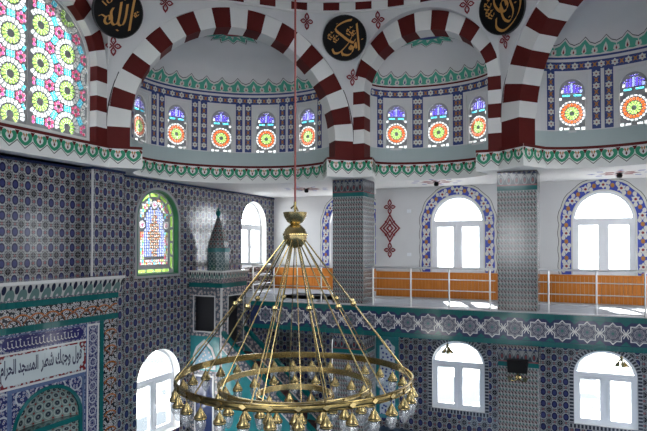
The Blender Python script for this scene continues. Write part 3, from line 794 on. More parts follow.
# plain upper walls on the sides out of view
for i in (4, 5, 6, 7):
    s = SIDES[i]; m = MB()
    m.prism(s.fr, rect(-s.L / 2 - .15, s.L / 2 + .15, CEIL, RING_Z + .29), [archpoly(x, 2.6, 3.9, .55, .5) for x in ((-.7, .7) if s.small else ())], -.3, 0)
    m.build('wall_upper', plaster, kind='structure', label='plain upper wall with arched openings behind the viewpoint')
    for x in ((-.7, .7) if s.small else ()):
        c = s.fr(x, 3.5, -.5); o = daylight(c, (0, 0, 0), 1.1, 1.8); o.rotation_euler = Matrix((s.fr.ex, -s.fr.ey, -s.fr.ez)).transposed().to_euler()

for i in (1, 2, 3, 4, 8):
    a, b = SIDES[i - 1], SIDES[i % 8]; v = V2[i % 8]; m = MB(); wa, wb = min(.4, a.ae - a.ai - .03), min(.4, b.ae - b.ai - .03); q = [v + (a.n + b.n) * .012, v - a.u * wa + a.n * (a.dep + .01), v - a.u * wa + a.n * .75, v + b.u * wb + b.n * .75, v + b.u * wb + b.n * (b.dep + .01)]
    m.prism(WORLD, [(p.x, p.y) for p in q], (), LEDGE - .1, RING_Z); m.build('wall_pier', plaster, kind='structure', label='white pier core between two arches')
# pendentives
def ring_r(p):
    d = (Vector((p.x, p.y, 0)) - CEN); return min(RING_R, d.length - .015)
Z0P = 3.85
def pend(s, u, z):
    p = s.mid + s.u * u; d = p - CEN; rho = d.length; t = max(0, min(1, (z - Z0P) / (RING_Z - Z0P))); r = rho + (ring_r(p) - rho) * t ** 1.3
    q = CEN + d * (r / rho); return Vector((q.x, q.y, z))
pends = []
def pendentive(i, label):
    """surface between the crown of side i-1 and the crown of side i, round vertex i"""
    m = MB(); NU, NV = 26, 10
    for s, u0, u1 in ((SIDES[i - 1], 0, SIDES[i - 1].L / 2), (SIDES[i % 8], -SIDES[i % 8].L / 2, 0)):
        for a in range(NU):
            ua, ub = u0 + (u1 - u0) * a / NU, u0 + (u1 - u0) * (a + 1) / NU
            za, zb = min(RING_Z - .005, s.ext(ua) - .01), min(RING_Z - .005, s.ext(ub) - .01)
            for b in range(NV):
                f0, f1 = b / NV, (b + 1) / NV
                m.face([pend(s, ua, za + (RING_Z - za) * f0), pend(s, ub, zb + (RING_Z - zb) * f0), pend(s, ub, zb + (RING_Z - zb) * f1), pend(s, ua, za + (RING_Z - za) * f1)])
            m.face([pend(s, ua, za), pend(s, ub, zb), s.mid + s.u * ub + s.n * .06 + up * zb, s.mid + s.u * ua + s.n * .06 + up * za])
    o = m.build('pendentive', plaster, smooth=True, kind='structure', label=label); pends.append(o); return o
pd = {1: pendentive(1, 'white pendentive between the stained window arch and the wide arch'), 2: pendentive(2, 'white pendentive between the wide arch and the narrow arch'), 3: pendentive(3, 'white pendentive between the narrow arch and the arch beyond the pillar'), 4: pendentive(4, 'white pendentive beyond the viewed arches'), 8: pendentive(8, 'white pendentive before the stained window arch')}
def pframe(side, u, z):
    e = .02; p = pend(side, u, z); tz = (pend(side, u, z + e) - pend(side, u, z - e)).normalized()
    ex = side.u
    if abs(abs(u) - side.L / 2) < 1e-4:
        i = SIDES.index(side); o = SIDES[(i + 1) % 8] if u > 0 else SIDES[i - 1]; ex = (side.u + o.u).normalized()
    ez = ex.cross(tz).normalized()
    if ez.dot(CEN - p) < 0 and (CEN - p).length > .1: ez = -ez
    ey = ez.cross(ex).normalized()
    if ey.z < 0: ey = -ey
    return FR(p, ex, ey, ez)
def motif(m, fr, k=.17):
    """four-petal red knot"""
    for j in range(4):
        a = PI / 2 * j; ca, sa = math.cos(a), math.sin(a); tr = lambda x, y: (x * ca - y * sa, x * sa + y * ca)
        O = [(0, .0), (.45, .38), (.75, .30), (1.05, 0), (.75, -.30), (.45, -.38)]; I = [(.26, 0), (.48, .17), (.64, .13), (.78, 0), (.64, -.13), (.48, -.17)]
        if j % 2: O = [(x * 1.25, y) for x, y in O]; I = [(x * 1.25, y) for x, y in I]
        m.flat(fr, [tr(x * k, y * k) for x, y in O], [[tr(x * k, y * k) for x, y in I]], .035)
        m.flat(fr, [tr(x * k, y * k) for x, y in [(.44, 0), (.54, .07), (.64, 0), (.54, -.07)]], (), .035)
def medallion(i, zc, strokes, label, du=0, R=.53, mots=()):
    s = SIDES[i - 1]; fr = pframe(s, s.L / 2, zc); fr = fr.at(du, 0, .15)
    t = thing('medallion', fr.o, label, 'medallion', 'calligraphy medallions')
    m = MB(); m.prism(fr, disc(0, 0, R, 40), (), -.06, .025, 0); m.build('disc', black, t)
    m = MB()
    O, I = disc(0, 0, R + .018, 40), disc(0, 0, R, 40)
    m.prism(fr, O, [I], -.06, .03); m.build('rim', dark, t)
    m = MB()
    mp = lambda x, y: fr(x * R, y * R, .028)
    for w_, ang, pts in strokes: nib(m, mp, pts, w_, ang)
    m.build('gold_lettering', gold, t, kind='stuff')
    for (side, u, z) in mots:
        f = pframe(side, u, z); m = MB(); motif(m, f); m.build('red_knot', redline, pd[i])
small = lambda x, y, k=1: [(.022, 45, [(x + a * k, y + b * k) for a, b in P]) for P in ([(0, 0), (.06, -.08), (.14, -.05), (.17, .05)], [(-.1, .1), (-.02, .06), (.05, .13)], [(.02, .2), (.1, .16), (.16, .22)], [(-.14, -.08), (-.05, -.14), (.03, -.18)], [(-.02, .02), (-.12, .0), (-.1, .08)])]
allah = [(.044, 35, [(.55, .80), (.54, .2), (.55, -.60)]), (.042, 35, [(.30, .40), (.31, -.1), (.25, -.42), (.10, -.48), (.04, -.36)]), (.042, 35, [(.04, .42), (.05, -.1), (.03, -.38), (-.08, -.52), (-.20, -.46), (-.24, -.30)]),
         (.045, 35, [(-.24, -.30), (-.30, -.08), (-.24, .12)]), (.042, 35, [(-.24, -.42), (-.36, -.56), (-.50, -.48), (-.46, -.28), (-.34, -.22), (-.30, -.38)]), (.03, 35, [(-.5, -.3), (-.66, -.26), (-.76, -.34)]),
         (.03, 45, [(.0, .62), (.06, .54), (.12, .62), (.18, .54), (.24, .64)]), (.03, 20, [(.02, -.68), (.10, -.72)])] + small(-.55, .35, 1.2) + small(.72, .1, .6)
bekr = [(.044, 60, [(.34, .80), (.05, .74), (-.25, .60), (-.42, .44), (-.36, .30)]), (.044, 60, [(-.36, .30), (-.1, .1), (.2, -.12), (.42, -.2), (.5, -.05)]), (.042, 60, [(.36, .1), (.2, -.2), (-.05, -.48), (-.28, -.66), (-.48, -.66), (-.58, -.48)]),
        (.044, 50, [(.56, .64), (.62, .1), (.68, -.55)]), (.042, 50, [(.56, -.46), (.5, -.2), (.44, -.46), (.28, -.34), (.22, -.44), (.34, -.5), (.4, -.4), (.36, -.62), (.18, -.76), (-.08, -.72), (-.16, -.56)]),
        (.04, 20, [(.80, -.05), (.84, -.07)]), (.04, 20, [(-.1, -.76), (-.06, -.78)]), (.03, 30, [(-.38, .62), (-.32, .66)])] + small(.22, .30, 1.0) + small(.40, .2, .6) + small(-.66, .1, .9) + small(-.42, -.05, .8)
osman = [(.044, 50, [(-.2, .75), (-.28, .3), (-.1, -.05), (.18, -.1), (.3, .12), (.16, .34), (0, .2), (.06, -.1)]), (.046, 50, [(.62, .7), (.86, .2), (.72, -.3), (.36, -.68), (-.05, -.86), (-.32, -.66), (-.28, -.3)]),
         (.042, 50, [(-.05, .1), (.05, -.4), (.3, -.55), (.5, -.2), (.42, .3), (.55, .6)]), (.042, 50, [(.16, .8), (.2, .4), (.24, .1)]), (.04, 20, [(.28, -.38), (.32, -.4)]), (.035, 20, [(.6, .1), (.66, .08)]), (.035, 20, [(.2, .55), (.25, .53)])] + small(-.6, .3, 1.1) + small(-.5, -.1, .9) + small(-.62, .0, .8)
S0, S1, S2, S3 = SIDES[:4]
medallion(1, 5.10, allah, 'round black medallion with gold lettering between the stained window arch and the wide arch', -.05, mots=[(S1, -S1.L / 2 + .05, 4.42), (S1, -S1.L / 2 + 1.15, 5.50)])
medallion(2, 5.20, bekr, 'round black medallion with gold lettering between the wide arch and the narrow arch', -.19, mots=[(S1, S1.L / 2 - 1.25, 5.56), (S2, -S2.L / 2 + .72, 5.56), (S1, S1.L / 2 - .02, 4.28)])
medallion(3, 5.28, osman, 'round black medallion with gold lettering above the pillar with the wall lamp', .26, mots=[(S2, S2.L / 2 - .66, 5.58), (S3, -S3.L / 2 + .25, 4.64)])

# striped ring at the foot of the dome, plain dome above
def ringpt(az, z, r=None):
    d = Vector((math.cos(az), math.sin(az), 0)); best = 1e9
    for s in SIDES:
        den = d.dot(s.n)
        if den > 1e-6: best = min(best, (s.mid - CEN).dot(s.n) / den)
    return CEN + d * (min(RING_R, best - .015) - (r or 0)) + up * z
ring = thing('trim_1', CEN + up * RING_Z, 'red and white striped ring at the foot of the dome', None, None, 'structure')
NR = 88; rest = MB()
for k in range(NR):
    a0, a1 = 2 * PI * k / NR, 2 * PI * (k + 1) / NR; vis = rad(45) < a0 < rad(165)
    m = MB() if vis else rest
    P = [[ringpt(a, z, r) for a in (a0, (a0 + a1) / 2, a1)] for z, r in ((RING_Z + .03, .05), (RING_Z + .22, .05))]
    for j in range(2): m.face([P[0][j], P[0][j + 1], P[1][j + 1], P[1][j]], k % 2 if not vis else 0)
    for j in range(2): m.face([P[0][j], P[0][j + 1], ringpt((a0, (a0 + a1) / 2, a1)[j + 1], RING_Z + .03, -.1), ringpt((a0, (a0 + a1) / 2, a1)[j], RING_Z + .03, -.1)], k % 2 if not vis else 0)
    if vis: m.build('stripe', red if k % 2 else paintw, ring)
rest.build('further_stripes', [paintw, red], ring, kind='stuff')
m = MB()
for k in range(NR):
    a0, a1 = 2 * PI * k / NR, 2 * PI * (k + 1) / NR
    for z0, z1, r in ((RING_Z - .02, RING_Z + .035, .035), (RING_Z + .215, RING_Z + .30, .075)):
        m.face([ringpt(a0, z0, r), ringpt(a1, z0, r), ringpt(a1, z1, r), ringpt(a0, z1, r)]); m.face([ringpt(a0, z0, r), ringpt(a1, z0, r), ringpt(a1, z0, -.1), ringpt(a0, z0, -.1)])
m.build('moulding', paintw, ring)
m = MB()
for k in range(NR):
    a0, a1 = 2 * PI * k / NR, 2 * PI * (k + 1) / NR; f = lambda a, r: CEN + Vector((math.cos(a) * r, math.sin(a) * r, RING_Z + .295))
    m.face([ringpt(a0, RING_Z + .295, .07), ringpt(a1, RING_Z + .295, .07), f(a1, 7.3), f(a0, 7.3)])
m.build('dome_light_seal', plaster, kind='structure', label='added flat seal against sky light behind the striped ring')  # unseen annulus, added to keep sky light out between ring and dome
m = MB(); NA, NPH = 64, 12
for k in range(NA):
    for j in range(NPH):
        q = []
        for kk, jj in ((k, j), (k + 1, j), (k + 1, j + 1), (k, j + 1)):
            a = 2 * PI * kk / NA; ph = PI / 2 * jj / NPH; q.append(CEN + Vector((math.cos(a) * 5.8 * math.cos(ph), math.sin(a) * 5.8 * math.cos(ph), RING_Z + .28 + 5.2 * math.sin(ph))))
        m.face(q if j < NPH - 1 else q[:3])
m.build('dome', plaster, smooth=True, kind='structure', label='white dome over the hall')

# ------------------------------------------------------------------ wall tiles
CA, SA = math.cos(rad(24)), math.sin(rad(24))
def inframe(p, mg=12):
    r = CA * p.x + SA * p.y; d = -SA * p.x + CA * p.y
    if d < .5: return False
    x, y = 323.5 + 580 * r / d, 246 - 580 * p.z / d
    return -mg < x < 647 + mg and -mg < y < 431 + mg
def grow(poly, k):
    cx = sum(p[0] for p in poly) / len(poly); cy = sum(p[1] for p in poly) / len(poly); return [(cx + (x - cx) * k, cy + (y - cy) * k) for x, y in poly]
T0 = CEIL - .06
blockers = [LWQ, UWQ, RWQ, rect(6.3, 10.15, FLOOR, -.62), rect(9.40, 10.44, FLOOR, CEIL), rect(13.38, 14.7, FLOOR, -.68)]
nrow = int((T0 - FLOOR) / TH)
tiles(wall_left, QF, 24 * TW - .1, T0 - nrow * TH, 41, nrow, TW, TH, wallmat, hit(blockers), 300, 'tile', seen=lambda a, b: inframe(QF(a, b)))
nrl = int((-2.2 - FLOOR) / TH)
tiles(wall_low, SF, -20 * TW, -2.2 - nrl * TH, 29, nrl, TW, TH, wallmat, hit([grow(h, 1.14) for h in holes_l] + [rect(-5.75, -4.98, FLOOR, -2)]), 300, 'tile', seen=lambda a, b: inframe(SF(a, b)))
m = MB(); m.box(QF, -2.8, CY, T0, T0 + .035, 0, .035); m.box(QF, -2.8, CY, T0 + .035, CEIL, 0, .015); m.build('rope_moulding', navy, wall_left)
# pilaster under the first pendentive
pil = thing('pilaster', (QX + .2, 9.92, FLOOR), 'tile-clad pilaster on the wall beside the niche, under the cornice', 'pilaster')
PX = -9.69
m = MB(); m.box(WORLD, QX + .002, PX, 9.44, 10.40, -.655, CEIL); m.box(WORLD, QX + .002, PX, 10.17, 10.40, FLOOR, -.655)
m.build('core', wallmat, pil, uvf=lambda co: ((co.y - 9.44 - co.x) / .24, (co.z - T0) / TH))
PFr = FR((PX, 0, 0), (0, 1, 0), (0, 0, 1), (1, 0, 0)); tiles(pil, PFr, 9.44, T0 - nrow * TH, 4, nrow, .24, TH, wallmat, lambda a, b, c, d: a < 10.1 and b < -.66, 300, 'tile', seen=lambda a, b: inframe(PFr(a, b)))
m = MB(); m.box(PFr, 9.43, 10.41, T0, CEIL, -.3, .03); m.build('rope_moulding', navy, pil)
m = MB(); m.box(WORLD, PX - .02, PX + .02, 9.42, 9.45, -.65, T0); m.build('corner_bead', whitetile, pil)

# stained window in the mihrab wall
WN[0] += 1; cx0 = 12.09
qw = thing('window_%d' % WN[0], QF(cx0, -.75, -.12), 'arched stained glass window with lime green border and amber scrollwork in the tile wall', None, None, 'structure')
hw, z0, zs, rise = .81, -.75, .70, .76
outl = archpoly(cx0, z0, zs, hw, rise, 28)
def dist_in(x, z):
    if z <= zs: return min(hw - abs(x), z - z0)
    return hw - math.hypot(x, (z - zs) * hw / rise)
def along(r, t):          # t 0..1 round the outline at inset r, from lower left over the top to lower right
    h = zs - z0 - r; R_ = hw - r; tot = 2 * h + PI * R_; d = t * tot
    if d < h: return (-R_, z0 + r + d)
    if d > tot - h: return (R_, z0 + r + tot - d)
    a = PI - (d - h) / R_; return (R_ * math.cos(a), zs + (rise - r) * math.sin(a))
P = []
for k in range(13):
    t0, t1 = (k + .10) / 13, (k + .90) / 13; q = [along(.075, t0 + (t1 - t0) * j / 4) for j in range(5)] + [along(.165, t1 - (t1 - t0) * j / 4) for j in range(5)]
    P.append(([(cx0 + x, z) for x, z in q], 'lime'))
for k in range(4):
    x0, x1 = -.62 + k * .31 + .025, -.62 + (k + 1) * .31 - .025; P.append((rect(cx0 + x0, cx0 + x1, z0 + .06, z0 + .14), 'lime'))
rosc = [(0, zs + .38), (-.47, .55), (.47, .55), (-.47, -.28 - .0), (.47, -.28)]
for rx, rz in rosc[:3]: P += [(p, k) for p, k in rosette(cx0 + rx, rz, .10, ('pink', None, 'white'), (6, 0, 10), (.2, .5, 0, 0, .62, 1.0))]
g = .072
for i in range(-11, 12):
    for j in range(0, 34):
        x, z = i * g, z0 + .22 + j * g; d = dist_in(x, z)
        if any(math.hypot(x - a, z - b) < .15 for a, b in rosc[:3]): continue
        if .235 < d < .40: col = ['white', 'orange', 'white', 'cyan', 'white', 'red', 'amber', 'white', 'lime'][(i * 5 + j * 3 + (i * j) % 4) % 9]
        elif d > .45: col = ['amber', 'orange', 'amber', 'white'][(i + 2 * j) % 4] if (abs(x) / .26 + abs(z - .25) / .78) < 1 else 'ice'
        else: continue
        w_ = .029; P.append(([(cx0 + x - w_, z), (cx0 + x, z - w_), (cx0 + x + w_, z), (cx0 + x, z + w_)], col) if d > .45 and col != 'ice' else (rect(cx0 + x - .027, cx0 + x + .027, z - .028, z + .028), col))
pl, gm = glazing(outl, P, gcols, QF, None, -.14)
pl.build('tracery', tracery, qw); gm.build('panes', [GL[k] for k in gcols], qw, kind='stuff')
m = MB(); m.prism(QF, archpoly(cx0, z0 + .001, zs, hw, rise, 28), [archpoly(cx0, z0 + .03, zs, hw - .03, rise - .03, 28)], -.13, .015); m.build('frame', greenframe, qw)
m = MB(); m.prism(QF, archpoly(cx0, z0 - .06, zs, hw + .07, rise + .07, 28), [archpoly(cx0, z0 - .0, zs, hw + .0, rise + .0, 28)], 0, .014); m.build('border', dentil, qw, uvf=lambda co: (co.z * 11, co.y * 2))
c = QF(cx0, .38, -.5); o = daylight(c, (0, 0, 0), 1.6, 2.2, portal=True); o.rotation_euler = Matrix((QF.ex, -QF.ey, -QF.ez)).transposed().to_euler()

# ------------------------------------------------------------------ mihrab
MX = -9.58; MF = FR((MX, 0, 0), (0, 1, 0), (0, 0, 1), (1, 0, 0))
mih = thing('mihrab', (MX - .2, 8.28, FLOOR), 'tiled prayer niche with inscription panels and a lotus cornice on the wall', 'mihrab')
NC, NH, NS, NR_ = 8.28, .80, -3.5, .74
nic = archpoly(NC, FLOOR + .3, NS, NH, NR_, 24)
m = MB(); m.prism(MF, rect(6.46, 10.08, FLOOR, -1.62), [nic], -.50, 0); m.build('body', bluefloral, mih, uvf=planar(MF, .42, .42, 7.47, -2.62))
m = MB(); m.box(MF, 6.46, 10.08, -1.62, -1.02, -.50, 0); m.build('entablature', floralmat, mih, uvf=planar(MF, .34, .34, 0, -1.5))
m = MB()
for k in range(24):   # half-round niche with quarter-sphere head
    a0, a1 = PI * k / 24, PI * (k + 1) / 24
    pt = lambda a, z, f=1: MF(NC - NH * f * math.cos(a), z, -.02 - .30 * f * math.sin(a))
    m.face([pt(a0, FLOOR + .3), pt(a1, FLOOR + .3), pt(a1, NS), pt(a0, NS)], 0, [(k / 2.2, 0), ((k + 1) / 2.2, 0), ((k + 1) / 2.2, 14), (k / 2.2, 14)])
    for j in range(8):
        p0, p1 = PI / 2 * j / 8, PI / 2 * (j + 1) / 8
        m.face([pt(a0, NS + NR_ * math.sin(p0), math.cos(p0)), pt(a1, NS + NR_ * math.sin(p0), math.cos(p0)), pt(a1, NS + NR_ * math.sin(p1), math.cos(p1)), pt(a0, NS + NR_ * math.sin(p1), math.cos(p1))], 0,
               [(k / 2.2, 14 + j / 1.4), ((k + 1) / 2.2, 14 + j / 1.4), ((k + 1) / 2.2, 14 + (j + 1) / 1.4), (k / 2.2, 14 + (j + 1) / 1.4)])
m.build('niche', nichemat, mih)
m = MB(); m.prism(MF, archpoly(NC, FLOOR + .3, NS, NH + .02, NR_ + .02, 24), [archpoly(NC, FLOOR + .3, NS, NH - .05, NR_ - .05, 24)], -.03, .02); m.build('niche_rim', teal, mih)
m = MB(); m.box(MF, NC - NH, NC + NH, NS - .12, NS - .02, -.30, -.02); m.build('niche_band', teal, mih)
m = MB(); m.box(MF, 6.36, 10.16, -.72, -.66, -.50, .16); m.build('cornice_cap', whitetile, mih)
m = MB(); m.face([MF(6.40, -1.0, .04), MF(10.12, -1.0, .04), MF(10.14, -.72, .13), MF(6.38, -.72, .13)], 0, [(0, 0), (14, 0), (14, 1), (0, 1)])
m.face([MF(10.12, -1.0, .04), MF(10.14, -.72, .13), MF(10.14, -.72, -.34), MF(10.12, -1.0, -.34)], 0, [(0, 0), (0, 1), (1.8, 1), (1.8, 0)]); m.build('lotus_cornice', cornicemat, mih)
m = MB(); m.box(MF, 6.42, 10.12, -1.03, -1.0, -.34, .05); m.build('cornice_fillet', pinkmat, mih, uvf=planar(MF, .2, .2))
tt = tilemesh('teal_tile', .20, .125, teal, .02); 
for zz in (-1.16, -1.62):
    for k in range(18): put('teal_tile', tt, mih, MF.at(10.10 - (k + 1) * .20, zz, .0))
def panel(name, a0, a1, b0, b1, mat, c=.012, su=.3, par=None):
    m = MB(); m.box(MF, a0, a1, b0, b1, 0, c); return m.build(name, mat, par or mih, uvf=planar(MF, su, su, a0, b0))
panel('inscription_ground', 7.0, 9.18, -1.96, -1.66, bluefloral, .010, .3)
m = MB(); m.prism(MF, [(7.32, -1.93), (9.0, -1.93), (9.08, -1.87), (9.1, -1.81), (9.08, -1.75), (9.0, -1.69), (7.32, -1.69), (7.24, -1.75), (7.22, -1.81), (7.24, -1.87)], (), 0, .018); bl = m.build('inscription_panel', simple('deep_blue_glaze', (.015, .015, .10), .12), mih)
panel('corner_floral', 7.0, 9.18, -2.60, -1.99, pmat('red_arabesque_tile', lambda nt, u, v: mixc(nt, S(nt, vor(nt, u, v, 3.5, 3.5).outputs['Distance']).below(.36, .06), (.16, .015, .02), (.40, .42, .44))), .010, .3)
wp = [(7.28, -2.56), (8.98, -2.56), (9.03, -2.47), (9.12, -2.40), (9.12, -2.19), (9.03, -2.12), (8.98, -2.03), (7.28, -2.03), (7.23, -2.12), (7.14, -2.19), (7.14, -2.40), (7.23, -2.47)]
m = MB(); m.prism(MF, wp, (), 0, .018); wpan = m.build('inscription_panel', simple('pale_glaze', (.48, .54, .56), .14), mih)
AR = {'ا': ('FE8D', 'FE8E'), 'ب': 'FE8F', 'ج': 'FE9D', 'ح': 'FEA1', 'د': ('FEA9', 'FEAA'), 'ر': ('FEAD', 'FEAE'), 'س': 'FEB1', 'ش': 'FEB5', 'ط': 'FEC1', 'ف': 'FED1', 'ك': 'FED9', 'ل': 'FEDD', 'م': 'FEE1', 'ه': 'FEE9', 'و': ('FEED', 'FEEE')}
def shape(t):
    out = []
    for i, ch in enumerate(t):
        if ch == ' ': out.append(ch); continue
        f = AR[ch]; prev = i > 0 and t[i - 1] in AR and isinstance(AR[t[i - 1]], str); nxt = i < len(t) - 1 and t[i + 1] in AR
        if isinstance(f, tuple): out.append(chr(int(f[1 if prev else 0], 16)))
        else: b = int(f, 16); out.append(chr(b + (3 if prev and nxt else 1 if prev else 2 if nxt else 0)))
    return ''.join(out[::-1])
def lettering(name, text, parent, fr, a, b, width, height, mat, c=.02):
    cu = bpy.data.curves.new('lettering', 'FONT'); cu.body = shape(text); cu.resolution_u = 2; cu.offset = .03
    ob = bpy.data.objects.new('lettering', cu); COL.objects.link(ob); bpy.context.view_layer.update()
    me = bpy.data.meshes.new_from_object(ob); bpy.data.objects.remove(ob)
    xs = [v.co.x for v in me.vertices]; ys = [v.co.y for v in me.vertices]
    for v in me.vertices: v.co = ((v.co.x - min(xs)) / (max(xs) - min(xs)) * width, (v.co.y - min(ys)) / (max(ys) - min(ys)) * height, 0)
    me.materials.clear(); me.materials.append(mat); me.name = name
    return put(name, me, parent, fr.at(a, b, c))
ink = simple('dark_blue_ink', (.012, .012, .05), .3)
mf2 = FR(MF.o, MF.ex, MF.ey, MF.ez)
lettering('script', 'فول وجهك شطر', wpan, MF, 8.06, -2.44, 1.0, .38, ink); lettering('script', 'المسجد الحرام', wpan, MF, 7.20, -2.50, .80, .42, ink)
m = MB(); mp = lambda x, y: MF(x, y, .021)
for k in range(20):
    x = 7.34 + k * .085; h = random.choice((.05, .09, .12)); y = -1.84
    nib(m, mp, [(x, y + h), (x + .005, y), (x - .04, y - .04), (x - .08, y - .01)], .007, 40)
    if k % 2: nib(m, mp, [(x - .03, y + .09), (x + .03, y + .10)], .006, 60)
m.build('script', whitetile, bl, kind='stuff')
panel('side_strip', 9.24, 9.50, -5.2, -1.70, bluefloral, .014, .26)
m = MB(); m.prism(MF, rect(9.20, 9.54, -5.3, -1.66), [rect(9.24, 9.50, -5.2, -1.70)], 0, .02); m.build('side_frame', whitetile, mih)
m = MB(); m.prism(MF, rect(6.98, 9.20, -5.3, -1.64), [rect(7.0, 9.18, -5.28, -1.66)], 0, .02); m.prism(MF, rect(7.36, 9.14, FLOOR, -2.64), [rect(7.44, 9.09, FLOOR + .02, -2.71)], 0, .02); m.build('panel_frame', simple('slate_blue_glaze', (.09, .13, .24), .14, noise=.3, nscale=20), mih)
m = MB(); m.box(MF, 7.0, 9.18, -1.995, -1.96, 0, .018); m.box(MF, 7.0, 9.18, -2.64, -2.60, 0, .018); m.build('panel_bead', whitetile, mih)
panel('teal_strip', 9.57, 9.67, -5.3, -1.62, teal, .016, .2); panel('floral_strip', 9.70, 10.06, -5.3, -1.62, floralmat, .014, .36)

# ------------------------------------------------------------------ gallery, pillars, rails
gal = thing('gallery', (-1.8, 14, -2.23), 'gallery balcony with a teal parapet of star tiles', 'balcony')
GX0, GX1 = -8.30, 6.9
m = MB(); m.box(WORLD, GX0, GX1, 14.815, SY - .01, -1.80, GAL - .005); [m.box(WORLD, xa, xb, 13.95, 14.815, -1.80, GAL - .005) for xa, xb in ((GX0, -5.955), (-5.095, -1.795), (-.915, GX1))]; m.box(WORLD, GX0, -5.72, SY - .01, CY - .01, -1.80, GAL - .005); m.box(WORLD, QX + .02, GX0, 14.72, CY - .01, -1.80, GAL - .005); m.build('slab', plaster, gal)
m = MB(); m.box(WORLD, GX0, GX1, 14.815, SY - .05, GAL - .005, GAL + .004); [m.box(WORLD, xa, xb, 13.84, 14.815, GAL - .005, GAL + .004) for xa, xb in ((GX0, -5.955), (-5.095, -1.795), (-.915, GX1))]; m.box(WORLD, QX + .02, -5.72, 14.72, CY - .05, GAL - .005, GAL + .004); m.build('carpet', gfloor, gal)
m = MB(); m.box(WORLD, GX0, GX1, 13.735, 13.95, -2.23, GAL + .01); m.build('beam', navy, gal)
m = MB(); m.box(WORLD, GX0, GX1, 13.70, 13.84, GAL + .005, GAL + .03); m.build('coping', simple('grey_marble', (.42, .43, .45), .3, noise=.2), gal)
GF = FR((0, 13.735, 0), (1, 0, 0), (0, 0, 1), (0, -1, 0)); NGT = int((GX1 - GX0) / .25)
bt = tilemesh('border_tile', .25, .12, teal, .012)
for k in range(NGT):
    if GX0 + k * .25 > 2.2: break
    for zz in (-1.615, -2.23): put('border_tile', bt, gal, GF.at(GX0 + k * .25, zz, 0))
SP = .495
m = MB(); Rst = .238
so = [((Rst if k % 2 == 0 else Rst * .76) * math.cos(k * PI / 8), (Rst if k % 2 == 0 else Rst * .76) * math.sin(k * PI / 8)) for k in range(16)]; si = [(x * .88, y * .88) for x, y in so]
m.prism(WORLD, so, [si], 0, .014, 0, back=False); m.flat(WORLD, si, (), .008, 1)
star_me = m.mesh('star_tile', [whitetile, starmat], uvf=lambda co: (co.x / Rst, co.y / Rst))
m = MB(); m.prism(WORLD, [(-.055, .0), (0, -.012), (.044, 0), (0, .012)], (), 0, .012, back=False)
for sg in (-1, 1): m.prism(WORLD, [(-.012 , 0), (.012, 0), (sg * .05 + .01, .10), (sg * .05 - .01, .10)], (), 0, .011, back=False); m.prism(WORLD, [(-.012, 0), (.012, 0), (sg * .05 + .01, -.10), (sg * .05 - .01, -.10)], (), 0, .011, back=False)
x_me = m.mesh('cross_strip', whitetile)
m = MB(); q = .07; m.prism(WORLD, [(-.10, 0), (.10, 0), (0, .09)], (), 0, .009, back=False); tri_me = m.mesh('corner_tile', teal)
k = 0
while GX0 + .25 + k * SP < 2.2:
    x = GX0 + .25 + k * SP + (-4.86 - GX0 - .25) % SP - SP * 0
    if x < GX1:
        put('star_tile', star_me, gal, GF.at(x, -1.855, 0)); put('cross_strip', x_me, gal, GF.at(x + SP / 2, -1.855, 0)); put('corner_tile', tri_me, gal, GF.at(x + SP / 2, -2.10, 0))
        f = GF.at(x + SP / 2, -1.61, 0); f.ex = -f.ex; f.ey = -f.ey; put('corner_tile', tri_me, gal, f)
    k += 1

def pillar(x0, x1, y0, y1, label):
    t = thing('pillar', ((x0 + x1) / 2, (y0 + y1) / 2, FLOOR), label, 'pillar', 'tiled pillars carrying the cornice')
    m = MB(); m.box(WORLD, x0, x1, y0, y1, FLOOR, CEIL); m.build('core', pillmat, t, uvf=lambda co: ((co.x - x0 + co.y - y0) / ((x1 - x0) / 4), (co.z - 1.28) / .25))
    tw = (x1 - x0) / 4
    for top, bot in ((1.28, GAL + .03), (-2.76, FLOOR)):
        n = int((top - bot) / .25)
        for fr in (FR((x0, y0, 0), (1, 0, 0), (0, 0, 1), (0, -1, 0)), FR((x1, y0, 0), (0, 1, 0), (0, 0, 1), (1, 0, 0))):
            tiles(t, fr, 0, top - n * .25, 4 if fr.ez.y else int((y1 - y0) / tw + .01), n, tw, .25, pillmat, None, 400, 'tile', seen=lambda a, b: inframe(fr(a, b)))
            m = MB(); wd = (x1 - x0) if fr.ez.y else (y1 - y0)
            m.box(fr, 0, wd, top + .0, top + .105, 0, .012); m.build('teal_band', teal, t)
            m = MB(); n2 = 5; g = top + .105; hh = .30 if top > 0 else .30
            m.face([fr(0, g, .012), fr(wd, g, .012), fr(wd, g + hh, .012), fr(0, g + hh, .012)], 0, [(0, 0), (n2, 0), (n2, 1), (0, 1)]); m.build('crest_band', crestmat, t)
            m = MB()
            for k in range(8):
                a = wd * (k + .5) / 8; m.prism(fr, [(a - wd / 17, g + hh - .03), (a + wd / 17, g + hh - .03), (a, g + hh + .035)], (), 0, .013)
            m.build('merlons', navy, t)
    return t
pillar(-5.95, -5.10, 13.96, 14.81, 'tile-clad pillar rising through the gallery, behind the chandelier rods')
pillar(-1.79, -.92, 13.96, 14.81, 'tile-clad pillar rising through the gallery, with the black box and brass wall lamp')
RAILZ = ((-.53, .024), (-.80, .013), (-1.06, .013), (-1.29, .013))
def railing(x0, x1, posts, label):
    t = thing('railing', ((x0 + x1) / 2, 13.78, GAL + .03), label, 'railing', 'steel gallery railings')
    for z, r in ((-.53, .024), (-.80, .013), (-1.06, .013), (-1.29, .013)):
        m = MB(); m.tube([(x0, 13.78, z), (x1, 13.78, z)], r, 10); m.build('top_rail' if z > -.6 else 'bar', steel, t, smooth=True)
    for x in posts:
        m = MB(); m.tube([(x, 13.78, GAL + .03), (x, 13.78, -.53)], .021, 10); m.build('post', steel, t, smooth=True)
    return t
